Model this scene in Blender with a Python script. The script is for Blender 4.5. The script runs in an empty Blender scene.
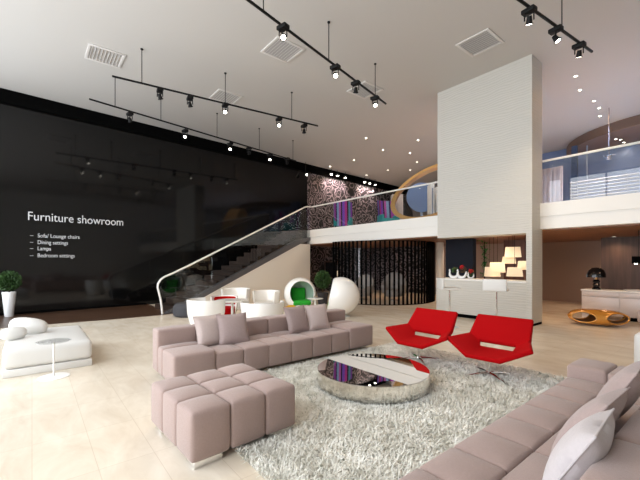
import bpy, bmesh, math, random
import numpy as np
from mathutils import Vector, Matrix, Euler
random.seed(7); np.random.seed(7)
PI = math.pi
S = bpy.context.scene
COL = S.collection

# ------------------------------------------------------------------ materials
def nt(name):
    m = bpy.data.materials.new(name); m.use_nodes = True
    t = m.node_tree; b = t.nodes['Principled BSDF']
    return m, t, b
def mat(name, col, rough=.5, metal=0., spec=.5, bump=None, vary=0., vscale=4., emit=None, estr=0., sheen=0., coat=0.):
    m, t, b = nt(name)
    b.inputs['Base Color'].default_value = (*col, 1); b.inputs['Roughness'].default_value = rough
    b.inputs['Metallic'].default_value = metal; b.inputs['Specular IOR Level'].default_value = spec
    if sheen: b.inputs['Sheen Weight'].default_value = sheen
    if coat: b.inputs['Coat Weight'].default_value = coat; b.inputs['Coat Roughness'].default_value = .05
    if emit: b.inputs['Emission Color'].default_value = (*emit, 1); b.inputs['Emission Strength'].default_value = estr
    tc = t.nodes.new('ShaderNodeTexCoord')
    if vary:
        n = t.nodes.new('ShaderNodeTexNoise'); n.inputs['Scale'].default_value = vscale; n.inputs['Detail'].default_value = 5
        r = t.nodes.new('ShaderNodeValToRGB'); r.color_ramp.elements[0].position = .3; r.color_ramp.elements[1].position = .7
        r.color_ramp.elements[0].color = (*[c*(1-vary) for c in col], 1); r.color_ramp.elements[1].color = (*[min(1, c*(1+vary)) for c in col], 1)
        t.links.new(tc.outputs['Object'], n.inputs['Vector']); t.links.new(n.outputs['Fac'], r.inputs['Fac']); t.links.new(r.outputs['Color'], b.inputs['Base Color'])
    if bump:
        sc, st = bump
        n = t.nodes.new('ShaderNodeTexNoise'); n.inputs['Scale'].default_value = sc; n.inputs['Detail'].default_value = 3
        bp = t.nodes.new('ShaderNodeBump'); bp.inputs['Strength'].default_value = st; bp.inputs['Distance'].default_value = .01
        t.links.new(tc.outputs['Object'], n.inputs['Vector']); t.links.new(n.outputs['Fac'], bp.inputs['Height']); t.links.new(bp.outputs['Normal'], b.inputs['Normal'])
    return m
M = {}
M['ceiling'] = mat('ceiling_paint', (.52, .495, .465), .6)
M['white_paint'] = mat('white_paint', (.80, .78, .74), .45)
M['stair_white'] = mat('warm_white_plaster', (.82, .77, .69), .55)
M['black'] = mat('black_metal', (.006, .0055, .0055), .5, spec=.2)
M['matt_black'] = mat('matt_black', (.0015, .0015, .0015), .8, spec=.04)
M['black_gloss'] = mat('black_gloss', (.005, .005, .006), .12)
M['charcoal'] = mat('charcoal_fabric', (.04, .04, .046), .8)
M['trim_dark'] = mat('grey_string_paint', (.10, .095, .10), .45)
M['chrome'] = mat('chrome', (.86, .85, .83), .06, 1)
M['mirror'] = mat('table_mirror', (.80, .76, .72), .015, 1)
M['drum_mirror'] = mat('drum_mirror', (.93, .91, .87), .04, 1)
M['mauve'] = mat('mauve_fabric', (.335, .242, .215), .9, bump=(260, .25), vary=.05, vscale=90, sheen=.25)
M['mauve_pillow'] = mat('mauve_pillow_fabric', (.35, .265, .25), .9, bump=(220, .3), vary=.06, vscale=60, sheen=.25)
M['blush_pillow'] = mat('blush_pillow_fabric', (.56, .455, .425), .9, bump=(220, .3), vary=.05, vscale=60, sheen=.2)
M['pale_pillow'] = mat('pale_pillow_fabric', (.50, .455, .46), .9, bump=(220, .3), vary=.04, vscale=60, sheen=.2)
M['red'] = mat('red_wool', (.36, .0015, .003), .9, bump=(300, .15), spec=.1)
M['white_leather'] = mat('white_leather', (.66, .645, .615), .4, bump=(60, .06))
M['white_plastic'] = mat('white_plastic', (.86, .84, .80), .22, coat=.4)
M['pale_green'] = mat('pale_green_lining', (.50, .62, .52), .7)
M['green'] = mat('green_fabric', (.015, .36, .02), .8, bump=(200, .15))
M['yellow'] = mat('yellow_fabric', (.72, .42, .02), .8)
M['gold'] = mat('orange_gold_lacquer', (.62, .27, .04), .22, .35, coat=.6)
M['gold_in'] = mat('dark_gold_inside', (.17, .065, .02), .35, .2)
M['ringwood'] = mat('ring_honey_wood', (.66, .38, .13), .4, vary=.1, vscale=3)
M['soffit_brown'] = mat('soffit_brown', (.17, .115, .09), .7)
M['louvre_grey'] = mat('pale_grey_louvre', (.44, .46, .50), .6)
M['beige'] = mat('beige_wall_paint', (.50, .38, .31), .7)
M['taupe'] = mat('taupe_wall_paint', (.36, .255, .20), .7)
M['navy'] = mat('navy_panel', (.005, .006, .013), .6, spec=.2)
M['blue_wall'] = mat('blue_wall_paint', (.20, .27, .46), .7, spec=.2)
M['blue'] = mat('blue_lacquer', (.16, .23, .40), .5)
M['blue_dark'] = mat('dark_blue_post', (.03, .06, .14), .4)
M['greyblue'] = mat('grey_blue_laminate', (.28, .33, .42), .5)
M['curtain'] = mat('sheer_curtain', (.62, .56, .56), .8)
M['stone_white'] = mat('sideboard_lacquer', (.60, .53, .50), .3)
M['vase'] = mat('white_ceramic', (.82, .82, .82), .25)
M['leaf'] = mat('boxwood_leaf', (.035, .085, .018), .6, vary=.5, vscale=9)
M['leaf2'] = mat('bright_leaf', (.03, .30, .05), .6, vary=.4, vscale=9)
M['stem'] = mat('brown_stem', (.10, .06, .03), .8)
M['redflower'] = mat('red_petal', (.55, .01, .015), .6)
M['grey_chair'] = mat('grey_shell', (.34, .32, .31), .5)
M['teal'] = mat('teal_fabric', (.03, .30, .32), .8)
M['purple'] = mat('purple_fabric', (.20, .05, .42), .8)
M['vent'] = mat('vent_paint', (.62, .59, .56), .5)
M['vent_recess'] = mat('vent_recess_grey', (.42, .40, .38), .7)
M['glow'] = mat('lamp_glow', (1, .95, .85), .5, emit=(1, .93, .80), estr=14)
M['shade'] = mat('lit_lamp_shade', (.8, .68, .5), .8, emit=(1, .72, .44), estr=.22)
M['letter'] = mat('letter_white', (.58, .58, .58), .5)
M['rug_base'] = mat('rug_backing', (.52, .50, .44), .95)
M['pinkish'] = mat('pink_beige_fabric', (.50, .40, .37), .85)

def glass_mat(name, tint, rough=.0, refl=.9, ior=1.45):
    m = bpy.data.materials.new(name); m.use_nodes = True; t = m.node_tree; t.nodes.clear()
    o = t.nodes.new('ShaderNodeOutputMaterial'); mx = t.nodes.new('ShaderNodeMixShader')
    tr = t.nodes.new('ShaderNodeBsdfTransparent'); gl = t.nodes.new('ShaderNodeBsdfGlossy'); fr = t.nodes.new('ShaderNodeFresnel')
    tr.inputs['Color'].default_value = (*tint, 1); gl.inputs['Roughness'].default_value = rough
    gl.inputs['Color'].default_value = (refl, refl, refl, 1); fr.inputs['IOR'].default_value = 1.45
    ge = t.nodes.new('ShaderNodeNewGeometry'); ma = t.nodes.new('ShaderNodeMath'); ma.operation = 'MULTIPLY_ADD'; ma.inputs[1].default_value = 1/ior-ior; ma.inputs[2].default_value = ior
    t.links.new(ge.outputs['Backfacing'], ma.inputs[0]); t.links.new(ma.outputs[0], fr.inputs['IOR'])
    t.links.new(fr.outputs[0], mx.inputs[0]); t.links.new(tr.outputs[0], mx.inputs[1]); t.links.new(gl.outputs[0], mx.inputs[2]); t.links.new(mx.outputs[0], o.inputs[0])
    return m
M['glass'] = glass_mat('balustrade_glass', (.86, .88, .88))
M['clear'] = glass_mat('clear_glass', (.985, .99, .99), ior=1.18)

def floor_mat():
    m, t, b = nt('travertine_tiles'); L = t.links
    tc = t.nodes.new('ShaderNodeTexCoord')
    n = t.nodes.new('ShaderNodeTexNoise'); n.inputs['Scale'].default_value = 1.6; n.inputs['Detail'].default_value = 9; n.inputs['Roughness'].default_value = .62; n.inputs['Distortion'].default_value = .6
    mp = t.nodes.new('ShaderNodeMapping'); mp.inputs['Scale'].default_value = (1, 2.2, 1)
    r = t.nodes.new('ShaderNodeValToRGB'); e = r.color_ramp.elements
    e[0].position = .28; e[0].color = (.66, .56, .44, 1); e[1].position = .66; e[1].color = (.80, .72, .60, 1)
    br = t.nodes.new('ShaderNodeTexBrick'); br.offset = 0; br.inputs['Scale'].default_value = 1; br.inputs['Brick Width'].default_value = .75; br.inputs['Row Height'].default_value = .375
    br.inputs['Mortar Size'].default_value = .003; br.inputs['Mortar Smooth'].default_value = .3
    br.inputs['Color1'].default_value = (1, 1, 1, 1); br.inputs['Color2'].default_value = (.95, .95, .95, 1); br.inputs['Mortar'].default_value = (.84, .81, .77, 1)
    mm = t.nodes.new('ShaderNodeMix'); mm.data_type = 'RGBA'; mm.blend_type = 'MULTIPLY'; mm.inputs[0].default_value = 1
    L.new(tc.outputs['Object'], mp.inputs[0]); L.new(mp.outputs[0], n.inputs['Vector']); L.new(n.outputs['Fac'], r.inputs[0])
    L.new(tc.outputs['Object'], br.inputs['Vector']); L.new(r.outputs[0], mm.inputs[6]); L.new(br.outputs['Color'], mm.inputs[7]); L.new(mm.outputs[2], b.inputs['Base Color'])
    b.inputs['Roughness'].default_value = .24; b.inputs['Specular IOR Level'].default_value = .4
    return m
M['floor'] = floor_mat()

def wood_mat(name, c0, c1, scale, rough, axis='x', spec=.5):
    m, t, b = nt(name); L = t.links
    tc = t.nodes.new('ShaderNodeTexCoord'); mp = t.nodes.new('ShaderNodeMapping')
    mp.inputs['Scale'].default_value = (.6, 9, 9) if axis == 'x' else ((9, .6, 9) if axis == 'y' else (9, 9, .6))
    n = t.nodes.new('ShaderNodeTexNoise'); n.inputs['Scale'].default_value = scale; n.inputs['Detail'].default_value = 6; n.inputs['Distortion'].default_value = .4
    r = t.nodes.new('ShaderNodeValToRGB'); e = r.color_ramp.elements; e[0].position = .3; e[1].position = .7
    e[0].color = (*c0, 1); e[1].color = (*c1, 1)
    L.new(tc.outputs['Object'], mp.inputs[0]); L.new(mp.outputs[0], n.inputs['Vector']); L.new(n.outputs['Fac'], r.inputs[0]); L.new(r.outputs[0], b.inputs['Base Color'])
    b.inputs['Roughness'].default_value = rough; b.inputs['Specular IOR Level'].default_value = spec
    return m
M['wood_dark'] = wood_mat('dark_wood_floor', (.045, .022, .012), (.10, .05, .028), 1.2, .35, 'y')
M['step_dark'] = wood_mat('dark_step_wood', (.018, .010, .007), (.04, .022, .014), 1.2, .4, 'x')
M['wood_soffit'] = wood_mat('warm_wood_soffit', (.20, .08, .035), (.30, .125, .055), 1.2, .45, 'x')
M['wood_brown'] = wood_mat('brown_wood_panel', (.05, .026, .018), (.10, .055, .04), 1.2, .5, 'z')
M['shelf_wood'] = wood_mat('rosewood_wall', (.14, .06, .045), (.24, .11, .085), 1.0, .5, 'z')

def wall_black_mat():
    m, t, b = nt('black_gloss_glass_wall')
    b.inputs['Base Color'].default_value = (.003, .0028, .0028, 1); b.inputs['Roughness'].default_value = .07; b.inputs['Specular IOR Level'].default_value = .36
    return m
M['black_wall'] = wall_black_mat()

def damask_mat():
    m, t, b = nt('black_silver_damask'); L = t.links
    tc = t.nodes.new('ShaderNodeTexCoord')
    mp = t.nodes.new('ShaderNodeMapping'); mp.inputs['Scale'].default_value = (1, 1, 1)
    v = t.nodes.new('ShaderNodeTexVoronoi'); v.inputs['Scale'].default_value = 1.75; v.inputs['Randomness'].default_value = .55
    ns = t.nodes.new('ShaderNodeTexNoise'); ns.inputs['Scale'].default_value = 2.6; ns.inputs['Detail'].default_value = 3
    mx = t.nodes.new('ShaderNodeMix'); mx.data_type = 'RGBA'; mx.blend_type = 'LINEAR_LIGHT'; mx.inputs[0].default_value = .24
    L.new(tc.outputs['Object'], mp.inputs[0]); L.new(mp.outputs[0], ns.inputs['Vector']); L.new(mp.outputs[0], mx.inputs[6]); L.new(ns.outputs['Color'], mx.inputs[7]); L.new(mx.outputs[2], v.inputs['Vector'])
    mu = t.nodes.new('ShaderNodeMath'); mu.operation = 'MULTIPLY'; mu.inputs[1].default_value = 30
    si = t.nodes.new('ShaderNodeMath'); si.operation = 'SINE'
    L.new(v.outputs['Distance'], mu.inputs[0]); L.new(mu.outputs[0], si.inputs[0])
    n2 = t.nodes.new('ShaderNodeTexNoise'); n2.inputs['Scale'].default_value = 1.1; n2.inputs['Detail'].default_value = 2
    L.new(tc.outputs['Object'], n2.inputs['Vector'])
    ad = t.nodes.new('ShaderNodeMath'); ad.operation = 'MULTIPLY'
    L.new(si.outputs[0], ad.inputs[0]); L.new(n2.outputs['Fac'], ad.inputs[1])
    r = t.nodes.new('ShaderNodeValToRGB'); e = r.color_ramp.elements
    e[0].position = .10; e[0].color = (.008, .006, .006, 1); e[1].position = .30; e[1].color = (.27, .22, .23, 1)
    L.new(ad.outputs[0], r.inputs[0]); L.new(r.outputs[0], b.inputs['Base Color'])
    b.inputs['Roughness'].default_value = .35
    return m
M['damask'] = damask_mat()

def relief_mat():
    m, t, b = nt('wave_relief_plaster'); L = t.links
    b.inputs['Base Color'].default_value = (.56, .535, .485, 1); b.inputs['Roughness'].default_value = .6
    tc = t.nodes.new('ShaderNodeTexCoord'); mp = t.nodes.new('ShaderNodeMapping'); mp.inputs['Scale'].default_value = (.7, .7, 2.2)
    w = t.nodes.new('ShaderNodeTexWave'); w.wave_type = 'BANDS'; w.bands_direction = 'Z'; w.inputs['Scale'].default_value = 2.4; w.inputs['Distortion'].default_value = 7; w.inputs['Detail'].default_value = 1.5; w.inputs['Detail Scale'].default_value = 1.0
    bp = t.nodes.new('ShaderNodeBump'); bp.inputs['Strength'].default_value = .22; bp.inputs['Distance'].default_value = .02
    L.new(tc.outputs['Object'], mp.inputs[0]); L.new(mp.outputs[0], w.inputs['Vector']); L.new(w.outputs['Fac'], bp.inputs['Height']); L.new(bp.outputs['Normal'], b.inputs['Normal'])
    return m
M['relief'] = relief_mat()

def stripe_mat():
    m, t, b = nt('purple_striped_fabric'); L = t.links
    tc = t.nodes.new('ShaderNodeTexCoord'); sx = t.nodes.new('ShaderNodeSeparateXYZ')
    mu = t.nodes.new('ShaderNodeMath'); mu.operation = 'MULTIPLY_ADD'; mu.inputs[1].default_value = 1.05; mu.inputs[2].default_value = 10.5
    fr = t.nodes.new('ShaderNodeMath'); fr.operation = 'FRACT'
    r = t.nodes.new('ShaderNodeValToRGB'); r.color_ramp.interpolation = 'CONSTANT'
    cols = [(0, (.20, .05, .45)), (.12, (.10, .30, .50)), (.2, (.02, .02, .04)), (.26, (.45, .04, .30)), (.36, (.22, .08, .55)), (.48, (.02, .02, .05)), (.54, (.5, .10, .42)), (.64, (.25, .38, .62)), (.74, (.04, .03, .10)), (.80, (.40, .05, .40)), (.90, (.35, .30, .55))]
    e = r.color_ramp.elements; e[0].position = 0; e[0].color = (*cols[0][1], 1); e[1].position = cols[1][0]; e[1].color = (*cols[1][1], 1)
    for p, c in cols[2:]:
        k = e.new(p); k.color = (*c, 1)
    L.new(tc.outputs['Object'], sx.inputs[0]); L.new(sx.outputs[0], mu.inputs[0]); L.new(mu.outputs[0], fr.inputs[0]); L.new(fr.outputs[0], r.inputs[0]); L.new(r.outputs[0], b.inputs['Base Color'])
    b.inputs['Roughness'].default_value = .8
    return m
M['stripes'] = stripe_mat()

def pile_mat():
    m, t, b = nt('shag_pile'); L = t.links
    tc = t.nodes.new('ShaderNodeTexCoord'); n = t.nodes.new('ShaderNodeTexNoise'); n.inputs['Scale'].default_value = 4.5; n.inputs['Detail'].default_value = 7; n.inputs['Roughness'].default_value = .8
    r = t.nodes.new('ShaderNodeValToRGB'); e = r.color_ramp.elements; e[0].position = .34; e[0].color = (.60, .585, .50, 1); e[1].position = .62; e[1].color = (.98, .97, .91, 1)
    L.new(tc.outputs['Object'], n.inputs['Vector']); L.new(n.outputs['Fac'], r.inputs[0]); L.new(r.outputs[0], b.inputs['Base Color'])
    b.inputs['Roughness'].default_value = .6; b.inputs['Specular IOR Level'].default_value = .3
    return m
M['pile'] = pile_mat()

# ------------------------------------------------------------------ mesh helpers
class MB:
    def __init__(self): self.bm = bmesh.new()
    def faces_from(self, verts, faces):
        vs = [self.bm.verts.new(v) for v in verts]
        for f in faces:
            try: self.bm.faces.new([vs[i] for i in f])
            except ValueError: pass
        return self
    def box(self, c, s, bev=0., rot=None, seg=2):
        x, y, z = [k/2 for k in s]
        b2 = bmesh.new(); bmesh.ops.create_cube(b2, size=1)
        for v in b2.verts: v.co = Vector((v.co.x*s[0], v.co.y*s[1], v.co.z*s[2]))
        if bev: bmesh.ops.bevel(b2, geom=b2.edges[:], offset=min(bev, min(s)*.49), segments=seg, affect='EDGES', profile=.5)
        mt = Matrix.Translation(c) @ (rot.to_matrix().to_4x4() if rot is not None else Matrix.Identity(4))
        b2.transform(mt); self.merge(b2); return self
    def span(self, x0, x1, y0, y1, z0, z1, bev=0., seg=2):
        return self.box(((x0+x1)/2, (y0+y1)/2, (z0+z1)/2), (abs(x1-x0), abs(y1-y0), abs(z1-z0)), bev, seg=seg)
    def merge(self, b2):
        me = bpy.data.meshes.new('tmp'); b2.to_mesh(me); b2.free(); self.bm.from_mesh(me); bpy.data.meshes.remove(me); return self
    def cyl(self, p0, p1, r0, r1=None, seg=20, caps=True):
        r1 = r0 if r1 is None else r1
        p0, p1 = Vector(p0), Vector(p1); d = (p1-p0).normalized()
        a = d.orthogonal().normalized(); b = d.cross(a)
        r = []
        for p, rr in ((p0, r0), (p1, r1)):
            r.append([self.bm.verts.new(p + (a*math.cos(2*PI*i/seg) + b*math.sin(2*PI*i/seg))*rr) for i in range(seg)])
        for i in range(seg): self.bm.faces.new((r[0][i], r[0][(i+1) % seg], r[1][(i+1) % seg], r[1][i]))
        if caps:
            self.bm.faces.new(r[0][::-1]); self.bm.faces.new(r[1])
        return self
    def tube(self, pts, r, seg=10):
        pts = [Vector(p) for p in pts]; rings = []; a = None
        for i, p in enumerate(pts):
            d = (pts[min(i+1, len(pts)-1)] - pts[max(i-1, 0)]).normalized()
            if a is None: a = d.orthogonal().normalized()
            a = (a - d*a.dot(d)).normalized(); b = d.cross(a)
            rr = r[i] if isinstance(r, (list, tuple)) else r
            rings.append([self.bm.verts.new(p + (a*math.cos(2*PI*k/seg)+b*math.sin(2*PI*k/seg))*rr) for k in range(seg)])
        for A, B in zip(rings, rings[1:]):
            for k in range(seg): self.bm.faces.new((A[k], A[(k+1) % seg], B[(k+1) % seg], B[k]))
        self.bm.faces.new(rings[0][::-1]); self.bm.faces.new(rings[-1]); return self
    def lathe(self, prof, c=(0, 0, 0), seg=32, rot=None):
        b2 = bmesh.new(); rings = []
        for r, z in prof:
            if r < 1e-6: rings.append([b2.verts.new((0, 0, z))])
            else: rings.append([b2.verts.new((r*math.cos(2*PI*k/seg), r*math.sin(2*PI*k/seg), z)) for k in range(seg)])
        for A, B in zip(rings, rings[1:]):
            for k in range(seg):
                a0, a1 = A[k % len(A)], A[(k+1) % len(A)]; b0, b1 = B[k % len(B)], B[(k+1) % len(B)]
                vs = []
                for v in (a0, a1, b1, b0):
                    if v not in vs: vs.append(v)
                if len(vs) > 2:
                    try: b2.faces.new(vs)
                    except ValueError: pass
        b2.transform(Matrix.Translation(c) @ (rot.to_4x4() if rot is not None else Matrix.Identity(4)))
        self.merge(b2); return self
    def puff(self, x0, x1, y0, y1, z0, z1, r=.03, bulge=(0, 0, .02), n=3):
        def axis(a, b):
            rr = min(r, (b-a)*.49)
            return [a, a+.35*rr, a+rr] + [a+rr+(b-a-2*rr)*k/(n+1) for k in range(1, n+1)] + [b-rr, b-.35*rr, b]
        A = [axis(x0, x1), axis(y0, y1), axis(z0, z1)]
        lo = (x0, y0, z0); hi = (x1, y1, z1); c = [(l+h)/2 for l, h in zip(lo, hi)]; hs = [(h-l)/2 for l, h in zip(lo, hi)]
        b2 = bmesh.new(); cache = {}
        def vert(p):
            k = tuple(round(q, 5) for q in p)
            if k in cache: return cache[k]
            q = [min(max(p[i], lo[i]+min(r, hs[i]*.98)), hi[i]-min(r, hs[i]*.98)) for i in range(3)]
            d = Vector([p[i]-q[i] for i in range(3)]); o = Vector(q)
            if d.length > 1e-9: o = o + d.normalized()*min(r, max(abs(x) for x in d)*1.0 if max(abs(x) for x in d) > 0 else r)
            u = [(p[i]-c[i])/hs[i] for i in range(3)]
            for i in range(3):
                j, k2 = (i+1) % 3, (i+2) % 3
                o[i] += math.copysign(1, u[i])*abs(u[i])**3*bulge[i]*(1-u[j]**2)*(1-u[k2]**2)
            cache[k] = b2.verts.new(o); return cache[k]
        for ax in range(3):
            j, k2 = (ax+1) % 3, (ax+2) % 3
            for side in (0, 1):
                fx = A[ax][-1] if side else A[ax][0]
                for a in range(len(A[j])-1):
                    for b in range(len(A[k2])-1):
                        vs = []
                        for (ia, ib) in ((a, b), (a+1, b), (a+1, b+1), (a, b+1)):
                            p = [0, 0, 0]; p[ax] = fx; p[j] = A[j][ia]; p[k2] = A[k2][ib]; vs.append(vert(p))
                        b2.faces.new(vs if side else vs[::-1])
        self.merge(b2); return self
    def xf(self, m): self.bm.transform(m); return self
    def build(self, name, m, parent=None, origin=(0, 0, 0), smooth=35, world=False, normals=True):
        if normals: bmesh.ops.recalc_face_normals(self.bm, faces=self.bm.faces[:])
        if parent is not None and world: self.bm.transform(parent.matrix_basis.inverted())
        elif parent is None: self.bm.transform(Matrix.Translation(-Vector(origin)))
        me = bpy.data.meshes.new(name); self.bm.to_mesh(me); self.bm.free()
        me.materials.append(M[m] if isinstance(m, str) else m)
        if smooth:
            me.polygons.foreach_set('use_smooth', [True]*len(me.polygons))
            me.set_sharp_from_angle(angle=math.radians(smooth))
        o = bpy.data.objects.new(name, me); COL.objects.link(o)
        if parent is not None: o.parent = parent
        else: o.location = origin
        return o
def tag(o, label, cat, group=None, kind=None):
    o['label'] = label
    if cat: o['category'] = cat
    if group: o['group'] = group
    if kind: o['kind'] = kind
    return o
def thing(name, label, cat, loc=(0, 0, 0), rz=0., group=None):
    o = bpy.data.objects.new(name, None); COL.objects.link(o); o.empty_display_size = .1
    o.matrix_basis = Matrix.Translation(loc) @ Matrix.Rotation(rz, 4, 'Z')
    return tag(o, label, cat, group)
def struct(o, label=None):
    o['kind'] = 'structure'
    if label: o['label'] = label
    return o
def copy_tree(o, parent=None):
    c = o.copy(); COL.objects.link(c)
    if parent is not None: c.parent = parent
    for ch in list(o.children):
        if ch.name in COL.objects: copy_tree(ch, c)
    return c
ORD = ['first', 'second', 'third', 'fourth', 'fifth', 'sixth', 'seventh', 'eighth', 'ninth', 'tenth', 'eleventh', 'twelfth']

CEIL = 6.32; SLAB0 = 2.27; SLAB1 = 2.90; BY = 9.5
W0 = Vector((-13.3, -.7, 0)); W1 = Vector((-14.6, 18., 0)); WD = (W1-W0).normalized(); WN = Vector((WD.y, -WD.x, 0))
def wallpt(y, z, off=0.):
    t = (y-W0.y)/WD.y; p = W0+WD*t+WN*off; return Vector((p.x, p.y, z))

# ------------------------------------------------------------------ room shell
XL, XR, YF, YB = -16., 4.5, -2.4, 20.
mb = MB(); mb.span(XL, XR, YF-.3, YB, -.2, 0); struct(mb.build('floor', 'floor', smooth=0), 'cream travertine tile floor')
mb = MB()
p = [(-10.86, YF), (-10.75, .2), (-10.62, 1.6), (-10.62, 2.86), (-10.7, 3.2), (wallpt(3.2, 0).x, 3.2), (wallpt(YF, 0).x, YF)]
mb.faces_from([(x, y, .004) for x, y in p] + [(x, y, 0) for x, y in p], [tuple(range(7)), tuple(range(7, 14))[::-1]] + [(i, (i+1) % 7, 7+(i+1) % 7, 7+i) for i in range(7)])
struct(mb.build('trim_1', 'wood_dark', smooth=0), 'dark wood floor strip along the black wall')
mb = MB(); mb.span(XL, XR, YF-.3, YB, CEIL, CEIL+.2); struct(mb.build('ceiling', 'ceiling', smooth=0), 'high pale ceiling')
def wallslab(y0, y1, z0, z1, off0, off1):
    v = [wallpt(y, z, o) for y in (y0, y1) for z in (z0, z1) for o in (off0, off1)]
    m = MB(); m.faces_from(v, [(0, 1, 3, 2), (4, 6, 7, 5), (0, 4, 5, 1), (2, 3, 7, 6), (0, 2, 6, 4), (1, 5, 7, 3)]); return m
PY = 10.6
struct(wallslab(YF, PY, 0, CEIL, -.2, 0).build('wall_left', 'black_wall', smooth=0), 'glossy black wall with white lettering')
struct(wallslab(YF, YB, CEIL-.38, CEIL, 0, .10).build('trim_2', 'matt_black', smooth=0), 'black band along the top of the wall')
struct(wallslab(PY, YB, 0, CEIL, -.2, 0).build('wall_pattern', 'damask', smooth=0), 'black and silver patterned wall')
struct(wallslab(YF, 3.1, 0, .07, 0, .015).build('baseboard_left', 'matt_black', smooth=0))
mb = MB(); mb.span(XR, XR+.2, YF, YB, 0, CEIL); struct(mb.build('wall_right', 'white_paint', smooth=0))
mb = MB(); mb.span(XL, XR, YB, YB+.2, SLAB1, CEIL); struct(mb.build('wall_back', 'taupe', smooth=0))
# window facade on the daylight side (outside the frame to the left, it lights the room)
wins = [(-13.0, -9.9), (-9.6, -6.5), (-6.2, -3.1), (-2.8, .3)]
mb = MB(); zs0, zs1 = .15, 5.9
mb.span(XL, XR, YF-.2, YF, 0, zs0); mb.span(XL, XR, YF-.2, YF, zs1, CEIL)
xs = [XL] + [e for w in wins for e in w] + [XR]
for i in range(0, len(xs), 2): mb.span(xs[i], xs[i+1], YF-.2, YF, zs0, zs1)
struct(mb.build('wall_front', 'white_paint', smooth=0))
for i, (a, b) in enumerate(wins):
    mb = MB()
    for x in (a+.03, (a+b)/2, b-.03): mb.span(x-.03, x+.03, YF-.16, YF-.04, zs0, zs1)
    for z in (zs0+.03, 3.0, zs1-.03): mb.span(a, b, YF-.16, YF-.04, z-.03, z+.03)
    struct(mb.build('window_%d' % (i+1), 'black', smooth=0))

# column frame with the hatch over the bar
CX0, CX1, CY0, CY1 = -5.78, -3.31, 9.0, 9.62
mb = MB(); mb.span(CX0, CX1, CY0, CY1, 2.18, CEIL)
struct(mb.build('column', 'relief', smooth=0), 'tall white textured column panel with a hatch below')
mb = MB(); mb.span(CX1-.125, CX1, CY0, CY1, .06, 2.18); struct(mb.build('pillar_bar', 'relief', smooth=0), 'white textured leg of the column right of the bar')
# bar counter
t = thing('bar_counter', 'long white textured bar counter set into the foot of the white column', 'counter', (-4.6, 9.2, 0))
mb = MB(); mb.span(-5.82, CX1-.127, CY0, CY1-.1, .10, 1.0, .004); mb.build('body', 'relief', t, world=True)
mb = MB(); mb.span(-5.82, CX1-.127, CY0-.01, CY1-.05, 1.0, 1.045, .006); mb.build('countertop', 'white_paint', t, world=True)
mb = MB(); mb.span(-5.75, CX1-.128, CY0+.06, CY1-.12, 0, .10); k = mb.build('plinth', 'matt_black', t, world=True); k['label'] = 'black recessed plinth'

mb = MB(); mb.span(CX1-.125, CX1-.008, CY0+.01, CY1-.01, 0, .06); struct(mb.build('baseboard_bar', 'matt_black', smooth=0))
# balcony slab
mb = MB(); v = [(-12.42, BY), (XR, BY), (XR, YB), (wallpt(YB, 0).x+.02, YB), (wallpt(9.0, 0).x+.02, 9.0), (-12.3, 9.0)]
v = [(-12.42, BY), (XR, BY), (XR, YB), (wallpt(YB, 0).x+.02, YB), (wallpt(BY, 0).x+.02, BY)]
n = len(v)
def prism(mb, v, z0, z1):
    n = len(v); mb.faces_from([(x, y, z1) for x, y in v] + [(x, y, z0) for x, y in v], [tuple(range(n)), tuple(range(n, 2*n))[::-1]] + [(i, (i+1) % n, n+(i+1) % n, n+i) for i in range(n)]); return mb
prism(mb, v, SLAB0+.02, SLAB1); struct(mb.build('slab', 'white_paint', smooth=0), 'white balcony slab')
mb = MB(); mb.span(-12.42, XR, BY-.03, BY+.0, 2.585, SLAB1); struct(mb.build('trim_3', 'white_paint', smooth=0), 'white upper fascia band of the balcony')
mb = MB(); prism(mb, [(-12.40, BY+.25), (XR-.01, BY+.25), (XR-.01, YB-.01), (-14.2, YB-.01), (-13.4, BY+.25)], SLAB0-.005, SLAB0+.02)
struct(mb.build('ceiling_lower', 'wood_soffit', smooth=0), 'warm wood ceiling under the balcony')
# balustrades on the balcony
def balustrade(name, label, x0, x1, npan, y=BY+.05):
    t = thing(name, label, 'balustrade', ((x0+x1)/2, y, SLAB1))
    w = (x1-x0)/npan
    for i in range(npan):
        mb = MB(); mb.span(x0+w*i+.008, x0+w*(i+1)-.008, y-.007, y+.007, SLAB1, 3.90); mb.build('glass_panel', 'glass', t, world=True, smooth=0)
    mb = MB(); mb.tube([(x0, y, 3.92), (x1, y, 3.92)], .026, 12); k = mb.build('handrail', 'white_paint', t, world=True)
    return t
balustrade('balustrade', 'glass balcony balustrade with white handrail between stair and white column', -12.38, CX0-.02, 4)
balustrade('balustrade', 'glass balcony balustrade with white handrail right of the white column', CX1+.03, XR-.02, 4)

# ------------------------------------------------------------------ staircase
SA = Vector((-10.75, 2.9, 0)); SB = Vector((-12.4, 9.5, 0)); SD = (SB-SA).normalized(); SNR = Vector((SD.y, -SD.x, 0))   # SNR points into the room
SL = (SB-SA).length
def sp(s, z, off=0.): q = SA + SD*s + SNR*off; return Vector((q.x, q.y, z))
t = thing('staircase', 'straight staircase with white side wall along the black wall', 'staircase', SA)
def sz(s): return .34+.396*(s-1.24)
def extr(poly, o0, o1):
    n = len(poly); m = MB(); m.faces_from([sp(s, z, o0) for s, z in poly] + [sp(s, z, o1) for s, z in poly], [tuple(range(n)), tuple(range(n, 2*n))[::-1]] + [(i, (i+1) % n, n+(i+1) % n, n+i) for i in range(n)]); return m
S0 = 1.24-.34/.396
extr([(S0+.02, 0), (SL-.02, 0), (SL-.02, 2.27), (S0+(2.27)/.396, 2.27)], -.22, 0).build('side_wall', 'stair_white', t, world=True, smooth=0)
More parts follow.
